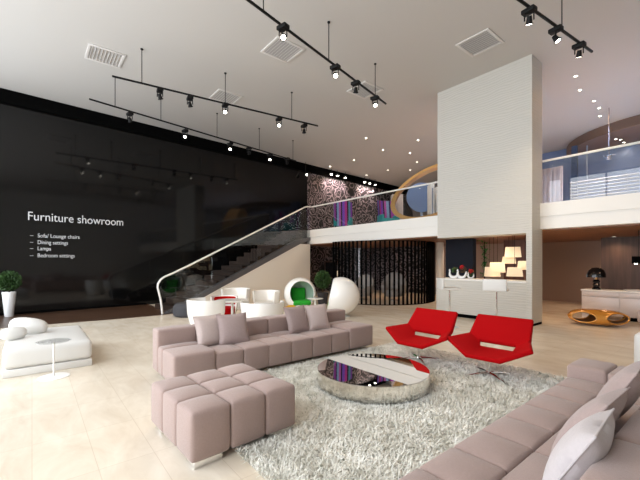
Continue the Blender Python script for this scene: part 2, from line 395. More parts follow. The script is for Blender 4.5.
extr([(S0-.30, 0), (S0+.02, 0), (S0+2.27/.396, 2.27), (SL-.01, 2.45), (SL-.01, 2.58), (S0+2.27/.396-.2, 2.42)], -.16, .012).build('string_trim', 'trim_dark', t, world=True, smooth=0)['label'] = 'dark grey sloping trim'
nst = 17; rise = SLAB1/nst; s1 = S0+.12; run = (SL-.02-s1)/nst
poly = [(s1, 0)]
for i in range(nst): poly += [(s1+run*i, rise*(i+1)), (s1+run*(i+1), rise*(i+1))]
poly += [(SL-.02, SLAB1-.9), (s1+.9/rise*run, 0)]
extr(poly, -1.35, -.17).build('steps', 'step_dark', t, world=True, smooth=0)
rail = [(.0, .0), (-.02, .2), (-.05, .42), (-.11, .66), (-.14, .78), (-.13, .88), (-.05, 1.0), (.06, 1.07), (.3, 1.16), (.8, 1.37), (6.42, 3.86), (6.6, 3.91), (6.80, 3.92)]
m = MB(); m.tube([sp(s, z) for s, z in rail], .028, 12); k = m.build('handrail', 'white_paint', t, world=True); k['label'] = 'white handrail curling down to the floor'
def hz(s): return 1.16+(3.86-1.16)/(6.42-.3)*(s-.3)
edges = [.02, 1.35, 2.7, 4.05, 5.4, 6.78]
for a, b in zip(edges, edges[1:]):
    a += .008; b -= .008
    lo = lambda s: max(.0, min(sz(s)+.10, 2.95)) if s > S0 else .0
    pl = [(a, lo(a)), (b, lo(b)), (b, min(3.9, hz(b)-.01)), (a, hz(a)-.03)]
    if a < .2: pl = [(.02, .0), (.3, .0), (b, lo(b)), (b, hz(b)-.02), (.3, hz(.3)-.02), (.0, .98), (-.07, .8)]
    extr(pl, -.006, .006).build('glass_panel', 'glass', t, world=True, smooth=0)

# ------------------------------------------------------------------ wall lettering
def text_mesh(txt):
    cu = bpy.data.curves.new('tmp_text', 'FONT'); cu.body = txt; cu.extrude = .006; cu.size = 1
    o = bpy.data.objects.new('tmp_text', cu); COL.objects.link(o)
    dg = bpy.context.evaluated_depsgraph_get(); me = bpy.data.meshes.new_from_object(o.evaluated_get(dg)); bpy.data.objects.remove(o)
    xs_ = [v.co.x for v in me.vertices]; return me, min(xs_), max(xs_)
def lettering(txt, y0, y1, z, cap, label, name='wall_lettering'):
    t = thing(name, label, 'lettering', wallpt(y0, z, .0065), 0, 'white lettering on the black wall')
    tmp, x0, x1 = text_mesh(txt); bpy.data.meshes.remove(tmp)
    L = (wallpt(y1, 0)-wallpt(y0, 0)).length; k = L/(x1-x0)
    r = Matrix(((WD.x, 0, WN.x), (WD.y, 0, WN.y), (0, 1, 0))).to_4x4()
    words = txt.split(' '); pos = 0
    for wd in words:
        end = pos+len(wd)
        full, a0, a1 = text_mesh(txt[:end]); me, b0, b1 = text_mesh(wd)
        me.transform(Matrix.Translation((a1-b1-x0, 0, 0))); me.transform(Matrix.Diagonal((k, cap/.70, 1, 1))); me.transform(r)
        bpy.data.meshes.remove(full); me.name = 'word'; me.materials.append(M['letter'])
        ob = bpy.data.objects.new('word' if name == 'wall_lettering' else 'dash', me); COL.objects.link(ob); ob.parent = t
        pos = end+1
lettering('Furniture showroom', -.09, 2.39, 2.72, .25, 'large white words Furniture showroom on the black wall')
for txt, y1, z, lab in (('Sofa/ Lounge chairs', 1.16, 2.225, 'small white words Sofa/ Lounge chairs, topmost line of the wall list'),
                        ('Dining settings', .86, 2.03, 'small white words Dining settings, second line of the wall list'),
                        ('Lamps', .44, 1.845, 'small white word Lamps, third line of the wall list'),
                        ('Bedroom settings', 1.03, 1.64, 'small white words Bedroom settings, bottom line of the wall list')):
    lettering(txt, .13, y1, z, .115, lab)
    lettering('–', -.05, .03, z-.0, .12, lab.split(',')[0].replace('small white words ', 'small white dash before the words ').replace('small white word ', 'small white dash before the word ')+' on black wall', 'wall_dash')

# ------------------------------------------------------------------ ceiling fittings
def vent(loc, label, rz=0.):
    t = thing('ceiling_vent', label, 'air vent', (loc[0], loc[1], CEIL), rz, 'square ceiling vents')
    m = MB(); w = .34
    for s in (-1, 1): m.box((s*w, 0, -.012), (.06, 2*w+.06, .024), .004); m.box((0, s*w, -.012), (2*w-.06, .06, .024), .004)
    m.build('frame', 'vent', t)
    m = MB()
    for i in range(9): m.box((0, -.27+.0675*i, -.014), (2*w-.07, .035, .006), 0, Euler((.6, 0, 0)))
    m.build('slats', 'vent', t)
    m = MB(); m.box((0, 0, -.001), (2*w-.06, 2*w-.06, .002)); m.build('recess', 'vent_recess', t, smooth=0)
vent((-9.63, 1.33), 'square white ceiling vent nearest the black wall lettering, left of the tracks')
vent((-6.81, 4.43), 'square white ceiling vent beside the long track over the coffee table')
vent((-9.81, 4.4), 'square white ceiling vent behind the middle rod of the double tracks')
vent((-6.95, 7.25), 'square white ceiling vent beyond the far end of the long track')
vent((-3.87, 7.66), 'square white ceiling vent in front of the white column top')

TZ = 5.54
def spot_fixture(loc, aim, label, along, lit, energy=100.):
    """adapter box across the rail, yoke and a cylindrical head pointing along aim"""
    t = thing('track_spotlight', label, 'spotlight', (loc[0], loc[1], TZ), math.atan2(along[1], along[0]), 'black spotlights on the ceiling tracks')
    R = Matrix.Rotation(-math.atan2(along[1], along[0]), 3, 'Z')
    a = (R @ Vector(aim)).normalized()
    m = MB(); m.box((0, 0, -.05), (.13, .20, .07), .012); m.build('adapter', 'black', t)
    hc = Vector((0, 0, -.20)); side = a.cross(Vector((0, 0, 1)));
    side = side.normalized() if side.length > .05 else Vector((1, 0, 0))
    m = MB()
    for s in (-1, 1): m.tube([Vector((0, 0, -.085)), Vector((0, 0, -.09))+side*s*.065, hc+side*s*.065], .011, 8)
    m.build('yoke', 'black', t)
    m = MB(); m.cyl(hc-a*.06, hc+a*.05, .034, .050, 20); m.cyl(hc+a*.044, hc+a*.056, .060, .060, 20); lh = m.build('lamp_head', 'black', t)
    m = MB(); m.cyl(hc+a*.055, hc+a*.058, .042, .042, 18); m.build('lens', 'glow', lh)
    li = bpy.data.lights.new('spot_beam', 'SPOT'); li.energy = energy; li.color = (1, .76, .52); li.spot_size = math.radians(85); li.spot_blend = .8; li.shadow_soft_size = .05
    lo = bpy.data.objects.new('spot_beam', li); COL.objects.link(lo); lo.parent = t; lo.location = hc+a*.11; lo.rotation_euler = a.to_track_quat('-Z', 'Y').to_euler()
def track(p0, p1, rods, label):
    p0, p1 = Vector((*p0, TZ)), Vector((*p1, TZ)); c = (p0+p1)/2
    t = thing('track_rail', label, 'lighting track', c, 0, 'suspended black lighting tracks')
    d = (p1-p0).normalized()
    m = MB(); m.box(c, ((p1-p0).length, .036, .036), .004, Euler((0, 0, math.atan2(d.y, d.x)))); m.build('rail', 'black', t, world=True)
    for y in rods:
        q = p0 + d*((y-p0.y)/d.y)
        m = MB(); m.cyl((q.x, q.y, TZ+.015), (q.x, q.y, CEIL), .009, seg=8); m.cyl((q.x, q.y, CEIL-.02), (q.x, q.y, CEIL), .03, seg=12); m.build('hanging_rod', 'black', t, world=True)
    return d
d1 = track((-8.85, 1.35), (-8.25, 6.6), (1.93, 3.83, 5.73), 'black lighting track, second from the black wall')
d2 = track((-10.45, 1.1), (-11.66, 8.21), (1.68, 2.86, 4.66, 6.37, 8.04), 'black lighting track hung nearest the black wall')
d3 = track((-4.75, 1.7), (-6.0, 7.03), (2.9, 4.63, 6.48), 'long black lighting track running over the coffee table')
d4 = track((-2.5, 4.4), (-2.02, 8.37), (5.1, 7.18), 'black lighting track in front of the white column, at top right')
CAM = Vector((0, 0, 1.5))
heads = {
 'of the track second from the black wall': (d1, [((-8.76, 2.31), 0), ((-8.73, 2.99), 0), ((-8.55, 3.82), 1), ((-8.44, 5.36), 1), ((-8.4, 6.2), 0)], (.55, .35)),
 'of the track nearest the black wall': (d2, [((-10.68, 2.05), 0), ((-11.0, 3.62), 1), ((-11.25, 5.2), 1), ((-11.27, 5.92), 0), ((-11.46, 6.88), 1), ((-11.48, 7.66), 0)], (.5, -.2)),
 'of the long track over the coffee table': (d3, [((-5.1, 3.32), 1), ((-5.47, 4.83), 1), ((-5.67, 5.62), 0), ((-5.89, 6.49), 1)], (.4, -.2)),
 'of the track by the column top': (d4, [((-2.3, 6.14), 0), ((-2.2, 7.0), 1), ((-2.09, 7.84), 0)], (-.3, .1)),
}
for nm, (d, hs, _) in heads.items():
    for i, ((x, y), tocam) in enumerate(hs):
        aim = (.62, -.30, -.75) if tocam else (-.45, .40, -.75)
        if d is d4: aim = (.45, .15, -.8) if tocam else (-.2, .35, -.85)
        spot_fixture((x, y), aim, '%s black spotlight from the near end %s' % (ORD[i], nm), d, tocam)

def downlight(x, y, z, label, energy, col=(1, .74, .50), group='round recessed downlights', size=150):
    t = thing('downlight', label, 'downlight', (x, y, z), 0, group)
    m = MB(); m.lathe([(.036, -.001), (.058, -.001), (.058, -.010), (.04, -.010), (.036, -.001)], seg=20); m.build('trim_ring', 'vent', t)
    m = MB(); m.lathe([(0, -.004), (.038, -.004)], seg=20); m.build('lens', 'glow', t)
    if energy:
        li = bpy.data.lights.new('downlight_beam', 'SPOT'); li.energy = energy; li.color = col; li.spot_size = math.radians(size); li.spot_blend = 1; li.shadow_soft_size = .08
        lo = bpy.data.objects.new('downlight_beam', li); COL.objects.link(lo); lo.parent = t; lo.location = (0, 0, -.03)
dl = [(-13.6, 11.67), (-13.7, 14.42), (-12.05, 11.82), (-9.62, 10.09), (-10.19, 11.74), (-12.24, 14.49), (-9.72, 12.99), (-11.51, 15.39), (-10.38, 14.42), (-8.48, 11.85)]
dlpx = sorted(dl, key=lambda p: p[0])
from_left = sorted(dl, key=lambda p: (.629*p[0]+.777*p[1])/(-.777*p[0]+.629*p[1]))
for i, (x, y) in enumerate(from_left): downlight(x, y, CEIL, '%s round ceiling downlight from the left above the left balcony' % ORD[i], 60, (1, .66, .42))
dr = [(-2.99, 10.95), (-3.16, 11.93), (-3.11, 13.07), (-3.15, 13.79), (-3.31, 14.57)]
for i, (x, y) in enumerate(dr): downlight(x, y, CEIL, '%s round ceiling downlight counted down the row right of the column' % ORD[i], 170, (1, .56, .30))
for i, (x, y) in enumerate([(-3.3, 16.6), (-3.2, 16.8), (-3.2, 17.3)]): downlight(x, y, 6.0, ['left one of the twin downlights in the dark round soffit', 'right one of the twin downlights in the dark round soffit', 'lone downlight in the dark round soffit beyond the twin pair'][i], 25)
downlight(-4.58, 10.0, SLAB0-.005, 'round downlight in the wood ceiling behind the bar', 55, (1, .72, .45))
downlight(-2.75, 13.6, SLAB0-.005, 'round downlight in the wood ceiling over the gold table', 60, (1, .66, .40))

# round dark soffit upstairs on the right
m = MB(); m.lathe([(0, 0), (3.2, 0), (3.2, CEIL-6.0), (0, CEIL-6.0)], (-2.1, 18.6, 6.0), 96); struct(m.build('ceiling_soffit', 'soffit_brown'), 'dark round dropped ceiling disc')

# ------------------------------------------------------------------ sofas
def sofa_one():
    t = thing('sofa', 'long mauve tufted sofa facing the round mirrored table, low ends', 'sofa', (-4.65, 2.9, 0))
    y0, y1 = 1.25, 4.58; xb, xf = -5.12, -4.2
    ya, yb = 1.76, 4.02
    m = MB(); N = 6; w = (yb-ya)/N
    xm = -4.62
    for i in range(N):
        m.puff(xm, xf, ya+w*i, ya+w*(i+1), .07, .375, .022, (.006, 0, .022))
        m.puff(-4.92, xm, ya+w*i, ya+w*(i+1), .07, .375, .022, (0, 0, .02))
    m.build('seat', 'mauve', t, world=True)
    m = MB(); n2 = N
    for i in range(n2): m.puff(xb+.0, -4.86, ya+w*i, ya+w*(i+1), .07, .61, .025, (.02, 0, .012))
    m.puff(xb, -4.86, y0, ya, .07, .62, .03, (.008, 0, .01)); m.puff(xb, -4.86, yb, y1-.02, .07, .61, .03, (.008, 0, .01))
    m.build('backrest', 'mauve', t, world=True)
    for (a, b) in ((y0, ya), (yb, y1)):
        m = MB(); h = (b-a)
        xs = [-4.86, -4.66, xf+.01]
        for q, r in zip(xs, xs[1:]): m.puff(q, r, a, b, .07, .42, .035, (.006, 0, .016))
        m.build('arm', 'mauve', t, world=True)
    for x in (xb+.12, xf-.12):
        for y in (y0+.14, y1-.14):
            m = MB(); m.box((x, y, .036), (.10, .16, .072), .004); m.build('foot', 'chrome', t, world=True)
    return t
sofa_one()
def sofa_two():
    t = thing('sofa', 'mauve tufted sofa in the near right corner with its back to us', 'sofa', (-.6, 2.7, 0))
    xf, xs, xb0, xb1 = -1.16, -.84, -.46, .16
    ya, yb, yn, yf = 1.62, 4.0, .9, 4.42
    N = 7; w = (yb-ya)/N
    m = MB()
    for i in range(-2, N):
        m.puff(xf, xs, ya+w*i, ya+w*(i+1), .07, .40, .022, (.008, 0, .022))
    for i in range(-2, N, 2):
        e = min(i+2, N)
        m.puff(xs, xb0, ya+w*i, ya+w*e, .07, .39, .022, (0, 0, .02))
    m.build('seat', 'mauve', t, world=True)
    m = MB(); N2 = 7; w2 = (yf-.6)/N2
    for i in range(N2):
        m.puff(xb0, -.18, .6+w2*i, .6+w2*(i+1), .07, .64, .03, (.0, 0, .02)); m.puff(-.18, xb1, .6+w2*i, .6+w2*(i+1), .07, .61, .03, (.0, 0, .02))
    m.build('backrest', 'mauve', t, world=True)
    m = MB(); m.puff(xf-.01, xs-.02, yb, yf, .07, .515, .03, (.006, .006, .014)); m.puff(xs-.02, xb0, yb, yf, .07, .505, .03, (0, .006, .014)); m.build('arm', 'mauve', t, world=True)
    for x in (xf+.12, xb1-.12):
        for y in (1.0, yf-.14):
            m = MB(); m.box((x, y, .036), (.10, .16, .072), .004); m.build('foot', 'chrome', t, world=True)
sofa_two()
def ottoman():
    t = thing('ottoman', 'large square mauve tufted ottoman in front of the long sofa', 'ottoman', (-2.94, 1.32, 0))
    x0, x1, y0, y1 = -3.47, -2.54, .855, 1.80
    m = MB()
    for i in range(3):
        for j in range(3):
            a, b = x0+(x1-x0)/3*i, x0+(x1-x0)/3*(i+1); c, d = y0+(y1-y0)/3*j, y0+(y1-y0)/3*(j+1)
            m.puff(a, b, c, d, .05, .412, .03, (.010 if i != 1 else 0, .010 if j != 1 else 0, .024), 3)
    m.build('cushion', 'mauve', t, world=True)
    for x in (x0+.12, x1-.10):
        for y in (y0+.14, y1-.16):
            m = MB(); m.box((x, y, .026), (.16, .22, .052), .004); k = m.build('foot', 'chrome', t, world=True)
    k['label'] = 'flat chrome foot'
    t.matrix_basis = Matrix.Translation((-2.965, 1.325, 0)) @ Matrix.Rotation(.05, 4, 'Z')
ottoman()

def pillow(loc, rot, size, thick, m_, label, group, name='throw_pillow'):
    m = MB(); n = 14; b2 = m.bm; V = {}
    for side in (1, -1):
        for i in range(n+1):
            for j in range(n+1):
                u, v = -1+2*i/n, -1+2*j/n
                edge = i in (0, n) or j in (0, n)
                if edge and side == -1: V[(side, i, j)] = V[(1, i, j)]; continue
                k = .075
                x = u*(1-k*(1-v*v))*size/2; y = v*(1-k*(1-u*u))*size/2
                z = side*thick/2*((1-u**2)*(1-v**2))**.42 if not edge else 0
                V[(side, i, j)] = b2.verts.new((x, z, y))
        for i in range(n):
            for j in range(n):
                q = [V[(side, i, j)], V[(side, i+1, j)], V[(side, i+1, j+1)], V[(side, i, j+1)]]
                b2.faces.new(q if side == 1 else q[::-1])
    o = m.build(name, m_, None, smooth=60)
    # piped seam round the edge
    s = MB(); pts = []
    rim = [(i, 0) for i in range(n)] + [(n, j) for j in range(n)] + [(i, n) for i in range(n, 0, -1)] + [(0, j) for j in range(n, 0, -1)]
    for i, j in rim + [rim[0]]:
        u, v = -1+2*i/n, -1+2*j/n; pts.append((u*(1-.075*(1-v*v))*size/2, 0, v*(1-.075*(1-u*u))*size/2))
    s.tube(pts, .005, 6); s.build('piping', m_, o)
    o.matrix_basis = Matrix.Translation(loc) @ rot.to_matrix().to_4x4()
    return tag(o, label, 'cushion', group)
G1 = 'throw pillows on the long sofa'; G2 = 'throw pillows on the near right sofa'
def lean(rz, tilt, roll=0.): # face normal along local y; leans back by tilt
    return (Matrix.Rotation(rz, 3, 'Z') @ Matrix.Rotation(tilt, 3, 'X') @ Matrix.Rotation(roll, 3, 'Y')).to_quaternion()
pillow((-4.70, 1.88, .575), lean(PI/2+.15, -.36, .0), .42, .15, 'blush_pillow', 'pale blush pillow at the left end of the long sofa', G1)
pillow((-4.59, 2.17, .575), lean(PI/2-.10, -.38, .0), .43, .15, 'mauve_pillow', 'mauve pillow overlapping the pale one at the left of the long sofa', G1)
pillow((-4.66, 3.30, .58), lean(PI/2+.12, -.36, .0), .44, .15, 'mauve_pillow', 'mauve pillow toward the right end of the long sofa', G1)
pillow((-4.66, 3.72, .58), lean(PI/2-.05, -.36, .0), .43, .15, 'blush_pillow', 'pale blush pillow at the right end of the long sofa', G1)
pillow((-.54, 2.02, .59), lean(PI/2+.06, .50, .0), .42, .17, 'pale_pillow', 'pale grey pillow lying nearest us on the right sofa', G2)
pillow((-.60, 2.45, .60), lean(PI/2-.02, .62, .0), .44, .15, 'mauve_pillow', 'mauve pillow just behind the pale grey one on the right sofa', G2)
pillow((-.58, 2.98, .63), lean(PI/2+.05, .50, .0), .50, .17, 'mauve_pillow', 'mauve pillow farthest from us on the right sofa', G2)

# ------------------------------------------------------------------ coffee table, rug
TC = (-2.97, 3.23); TR = .67
t = thing('coffee_table', 'round drum coffee table with mirror top on the shag rug', 'coffee table', (TC[0], TC[1], .014))
m = MB(); m.lathe([(0, .0), (TR-.10, .0), (TR-.10, .022), (0, .022)], seg=64); m.build('plinth', 'matt_black', t)
m = MB(); m.lathe([(TR-.05, .022), (TR-.004, .022), (TR, .026), (TR, .186), (TR-.003, .189), (TR-.05, .189)], seg=128); m.build('drum', 'drum_mirror', t, smooth=30)
m = MB(); m.lathe([(0, .189), (TR, .189), (TR, .194), (TR-.003, .196), (0, .196)], seg=96); m.build('tabletop', 'mirror', t, smooth=25)

RX0, RX1, RY0, RY1 = -4.18, -1.11, 1.25, 5.26
rug = thing('shag_rug', 'pale grey cream shag rug under the round coffee table', 'rug', ((RX0+RX1)/2, (RY0+RY1)/2, 0))
m = MB(); m.span(RX0, RX1, RY0, RY1, .001, .013, .003); m.build('backing', 'rug_base', rug, world=True)
def pile():
    N = 82000; rng = np.random.default_rng(3)
    x = rng.uniform(RX0-.01, RX1, N); y = rng.uniform(RY0-.01, RY1+.01, N)
    keep = ~(((x-TC[0])**2+(y-TC[1])**2) < (TR-.03)**2)
    keep &= ~((x > -1.12)); keep &= ~((x > -3.3) & (x < -2.55) & (y < 1.76))
    x, y = x[keep], y[keep]; N = len(x)
    L = rng.uniform(.045, .078, N); a = rng.uniform(0, 2*PI, N) + .9*np.sin(x*2.1)+.8*np.cos(y*1.7); lean_ = rng.uniform(.5, 1.25, N); w = rng.uniform(.003, .0058, N)
    near = ((x-TC[0])**2+(y-TC[1])**2) < (TR+.06)**2
    L[near] *= .55
    dx, dy = np.cos(a), np.sin(a); px, py = -dy, dx
    verts = np.zeros((N, 6, 3), np.float32)
    for k, f in enumerate((0, .55, 1.)):
        ox = dx*L*np.sin(lean_)*f**1.5; oy = dy*L*np.sin(lean_)*f**1.5; oz = .012+L*np.cos(lean_*f**.7)*f*.72
        ww = w*(1, .9, .35)[k]
        verts[:, 2*k, 0] = x+ox-px*ww; verts[:, 2*k, 1] = y+oy-py*ww; verts[:, 2*k, 2] = oz
        verts[:, 2*k+1, 0] = x+ox+px*ww; verts[:, 2*k+1, 1] = y+oy+py*ww; verts[:, 2*k+1, 2] = oz
    verts[:, :, 0] -= rug.location.x; verts[:, :, 1] -= rug.location.y
    b = (np.arange(N)*6)[:, None]
    q = np.concatenate([b+np.array([0, 1, 3, 2]), b+np.array([2, 3, 5, 4])], 1).reshape(-1)
    me = bpy.data.meshes.new('pile'); me.vertices.add(N*6); me.vertices.foreach_set('co', verts.reshape(-1))
    me.loops.add(len(q)); me.loops.foreach_set('vertex_index', q.astype(np.int32))
    me.polygons.add(len(q)//4); me.polygons.foreach_set('loop_start', np.arange(0, len(q), 4, dtype=np.int32)); me.polygons.foreach_set('loop_total', np.full(len(q)//4, 4, np.int32))
    me.update(calc_edges=True); me.materials.append(M['pile'])
    o = bpy.data.objects.new('pile', me); COL.objects.link(o); o.parent = rug; o['kind'] = 'stuff'
rug.matrix_basis = Matrix.Translation(((RX0+RX1)/2, (RY0+RY1)/2, 0)); pile()

# ------------------------------------------------------------------ red lounge chairs
def solid_shell(pts, faces, th, bev):
    m = MB(); m.faces_from(pts, faces)
    me = bpy.data.meshes.new('tmp'); bmesh.ops.recalc_face_normals(m.bm, faces=m.bm.faces[:]); m.bm.to_mesh(me); m.bm.free()
    o = bpy.data.objects.new('tmp', me); COL.objects.link(o)
    s = o.modifiers.new('s', 'SOLIDIFY'); s.thickness = th; s.offset = 0; s.use_even_offset = True
    b = o.modifiers.new('b', 'BEVEL'); b.width = bev; b.segments = 3; b.limit_method = 'ANGLE'; b.angle_limit = math.radians(40)
    dg = bpy.context.evaluated_depsgraph_get(); r = bpy.data.meshes.new_from_object(o.evaluated_get(dg)); bpy.data.objects.remove(o)
    return r
def red_chair(loc, rz, label):
    t = thing('lounge_chair', label, 'chair', loc, rz, 'red lounge chairs')
    P = [(-.22, -.33, .265), (.22, -.33, .265), (-.23, .16, .30), (.23, .16, .30),      # 0-3 seat
         (-.57, -.20, .43), (.57, -.20, .43),                                           # 4,5 arm tips
         (-.42, .22, .46), (.42, .22, .46),                                             # 6,7 back lower corners
         (-.385, .45, .715), (.385, .45, .715),                                           # 8,9 back top
         (-.25, .20, .375), (.25, .20, .375)]                                           # 10,11 slot top
    P = [(x*.95, y*.95, z) for x, y, z in P]
    F = [(0, 1, 3, 2), (0, 2, 10, 6, 4), (1, 5, 7, 11, 3), (6, 10, 11, 7, 9, 8)]
    me = solid_shell(P, F, .055, .018)
    me.name = 'shell'; me.materials.append(M['red']); me.polygons.foreach_set('use_smooth', [True]*len(me.polygons)); me.set_sharp_from_angle(angle=math.radians(50))
    o = bpy.data.objects.new('shell', me); COL.objects.link(o); o.parent = t; o['label'] = 'red upholstered shell with a slot below the back'
    m = MB(); m.cyl((0, -.08, .03), (0, -.08, .275), .018, seg=16); m.cyl((0, -.08, .25), (0, -.08, .28), .09, seg=20); m.build('stem', 'chrome', t)
    for k in range(4):
        a = PI/4+.15+k*PI/2; m = MB(); c, s = math.cos(a), math.sin(a)
        m.tube([(0, -.08, .045), (.15*c, -.08+.15*s, .038), (.33*c, -.08+.33*s, .014)], [.016, .014, .010], 8); m.build('leg', 'chrome', t)
red_chair((-3.25, 4.62, .014), .02, 'red lounge chair beside the far rim of the coffee table, left of its twin')
red_chair((-2.22, 4.72, .014), .06, 'red lounge chair nearer the white column, right of its twin')

# ------------------------------------------------------------------ left: chaise, side table, plant
def chaise():
    t = thing('chaise_lounge', 'wide white leather chaise lounge by the glass side table at left', 'chaise lounge', (-6.9, .2, 0))
    x0, x1, y0, y1 = -7.75, -6.1, -.3, .68
    m = MB(); m.span(x0, x1, y0, y1, 0.0, .10, .01); m.build('base', 'white_leather', t, world=True)
    m = MB(); m.puff(x0, x1, y0, y1, .105, .365, .05, (.01, .01, .03), 6); m.build('mattress', 'white_leather', t, world=True)
    return t
chaise()
def bolster(loc, ln, r, rz, tilt, label, rx=1.):
    m = MB(); prof = [(0, -ln/2)]
    for i in range(1, 12):
        a = PI*i/12; prof.append((r*math.sin(a)**.55, -ln/2*math.cos(a)))
    prof.append((0, ln/2))
    m.lathe(prof, seg=28); m.xf(Matrix.Diagonal((rx, 1, 1, 1)))
    o = m.build('bolster', 'white_leather', None, smooth=60)
    o.matrix_basis = Matrix.Translation(loc) @ Matrix.Rotation(rz, 4, 'Z') @ Matrix.Rotation(tilt, 4, 'X') @ Matrix.Rotation(PI/2, 4, 'X')
    return tag(o, label, 'cushion', 'white cushions on the chaise')
bolster((-7.14, -.04, .505), .48, .13, .25-PI/2+1.0, -.20, 'larger white bolster lying atop the white chaise', 1.0)
bolster((-6.80, -.21, .465), .30, .095, .2, 0., 'smaller white bolster at the near left edge of the chaise', 1.0)
t = thing('side_table', 'small round glass side table in front of the white chaise', 'side table', (-5.80, .22, 0))
m = MB(); m.lathe([(0, .46), (.185, .46), (.19, .465), (.185, .47), (0, .47)], seg=48); m.build('tabletop', 'clear', t)['label'] = 'clear glass disc top'
m = MB(); m.cyl((0, 0, .01), (0, 0, .46), .011, seg=14); m.build('stem', 'white_paint', t)
m = MB(); m.lathe([(0, 0), (.175, 0), (.175, .006), (.03, .014), (0, .014)], seg=48); m.build('base', 'white_paint', t)

def leaf_ball(c, r, n, size, m_, name, parent, squash=1.):
    m = MB()
    for i in range(n):
        v = Vector((random.gauss(0, 1), random.gauss(0, 1), random.gauss(0, 1))).normalized(); rr = r*random.uniform(.72, 1.02)
        p = Vector(c)+Vector((v.x*rr, v.y*rr, v.z*rr*squash)); d = (v+Vector((random.uniform(-.7, .7), random.uniform(-.7, .7), random.uniform(-.4, .8)))).normalized()
        a = d.orthogonal().normalized(); a = Matrix.Rotation(random.uniform(0, 2*PI), 3, d) @ a; b = d.cross(a); s = size*random.uniform(.7, 1.3)
        q = [p-a*s*.35, p+d*s*.5+b*.002, p+a*s*.35, p-d*s*.5]
        m.faces_from([p-d*s*.55, p+a*s*.3+b*s*.08, p+d*s*.55, p-a*s*.3+b*s*.08], [(0, 1, 2, 3)])
    return m.build(name, m_, parent, smooth=0, normals=False)
t = thing('potted_plant', 'round boxwood ball in a tall tapered white vase by the black wall', 'potted plant', (-12.95, -.49, .004))
m = MB(); m.lathe([(0, 0), (.09, 0), (.10, .02), (.155, .66), (.15, .68), (.135, .66), (.09, .58), (0, .60)], seg=36); m.build('vase', 'vase', t)
m = MB(); m.cyl((0, 0, .58), (0, 0, .85), .02, seg=8); m.build('trunk', 'stem', t)
leaf_ball((0, 0, .98), .27, 2200, .055, 'leaf', 'foliage', t)

# charcoal pouf at the stair foot
m = MB(); m.lathe([(0, 0), (.36, 0), (.42, .04), (.44, .16), (.42, .28), (.34, .36), (.1, .375), (0, .375)], seg=40)
tag(m.build('pouf', 'charcoal', None, (0, 0, 0)), 'charcoal round pouf at the foot of the staircase', 'pouf').location = (-10.02, 3.42, 0)

# ------------------------------------------------------------------ white tub chairs and tables
def tub(loc, rz, label, r=.46, h=.62, cush='white_leather', open_deg=110):
    t = thing('tub_chair', label, 'chair', loc, rz, 'round white tub chairs')
    m = MB(); n = 40; a0 = math.radians(open_deg/2); ang = [a0+(2*PI-2*a0)*i/n for i in range(n+1)]
    prof = [(.70, .02), (.84, .12), (.96, .35), (1.0, h/ (h)*.9*h if False else h-.03), (.985, h), (.93, h), (.90, h-.04), (.86, .32)]
    rings = [[m.bm.verts.new((r*k*math.cos(a), r*k*math.sin(a), z)) for k, z in prof] for a in ang]
    for A, B in zip(rings, rings[1:]):
        for i in range(len(prof)-1): m.bm.faces.new((A[i], B[i], B[i+1], A[i+1]))
        m.bm.faces.new((A[-1], B[-1], B[0], A[0]))
    m.bm.faces.new(rings[0]); m.bm.faces.new(rings[-1][::-1])
    m.build('shell', 'white_plastic', t, smooth=50)
    m = MB(); m.lathe([(0, .03), (r*.66, .03), (r*.82, .14), (r*.84, .24), (r*.80, .29), (0, .31)], seg=36); m.build('seat', cush, t)
    if cush != 'white_leather':
        m = MB()
        pr = [[m.bm.verts.new((r*q*math.cos(a), r*q*math.sin(a), z)) for q, z in ((.84, .36), (.88, .52), (.80, .56), (.70, .50), (.72, .36))] for a in ang[6:-6]]
        for A, B in zip(pr, pr[1:]):
            for i in range(5): m.bm.faces.new((A[i], A[(i+1) % 5], B[(i+1) % 5], B[i]))
        m.bm.faces.new(pr[0]); m.bm.faces.new(pr[-1][::-1])
        m.build('back_cushion', cush, t)
    m = MB(); m.lathe([(0, 0), (r*.6, 0), (r*.6, .03), (0, .03)], seg=32); m.build('base', 'chrome', t)
    return t
def face(dx, dy): return math.atan2(dy, dx)
tub((-7.9, 3.08, 0), face(-.3, 1), 'white tub chair seen from behind over the left pillows', .43, .66)
tub((-7.12, 4.08, 0), face(-.6, .5), 'white tub chair seen from behind above the middle of the sofa', .50, .60)
tub((-9.0, 4.0, 0), face(.8, -.6), 'white tub chair with red cushion behind the two back-turned tubs', .36, .58, 'red', 150)
tub((-10.4, 5.0, 0), face(.7, -.5), 'white tub chair at the foot of the white stair wall, farthest left', .46, .66)
tub((-9.45, 5.55, 0), face(.5, -.6), 'white tub chair between the stair wall and the green ball chair', .42, .62)
t = thing('side_table', 'low round white table among the white tub chairs', 'side table', (-8.2, 3.85, 0))
m = MB(); m.lathe([(0, .53), (.38, .53), (.40, .55), (.38, .565), (0, .565)], seg=40); m.build('tabletop', 'white_plastic', t)
m = MB(); m.lathe([(0, 0), (.24, 0), (.22, .015), (.035, .05), (.03, .53), (0, .53)], seg=32); m.build('pedestal', 'white_plastic', t)
t = thing('bench', 'low brown-topped bench against the white stair wall', 'bench', (-10.15, 6.05, 0))
m = MB(); m.box((0, 0, .51), (.5, .5, .10), .015); m.build('top', 'pinkish', t)
for sx in (-1, 1):
    for sy in (-1, 1):
        m = MB(); m.cyl((sx*.2, sy*.2, 0), (sx*.2, sy*.2, .46), .02, seg=10); m.build('leg', 'chrome', t)
t = thing('stool', 'small yellow cushioned stool peeking out before the green ball chair', 'stool', (-6.95, 4.75, 0))
m = MB(); m.lathe([(0, .36), (.15, .36), (.17, .38), (.14, .44), (.06, .48), (0, .48)], seg=32); m.build('cushion', 'yellow', t)
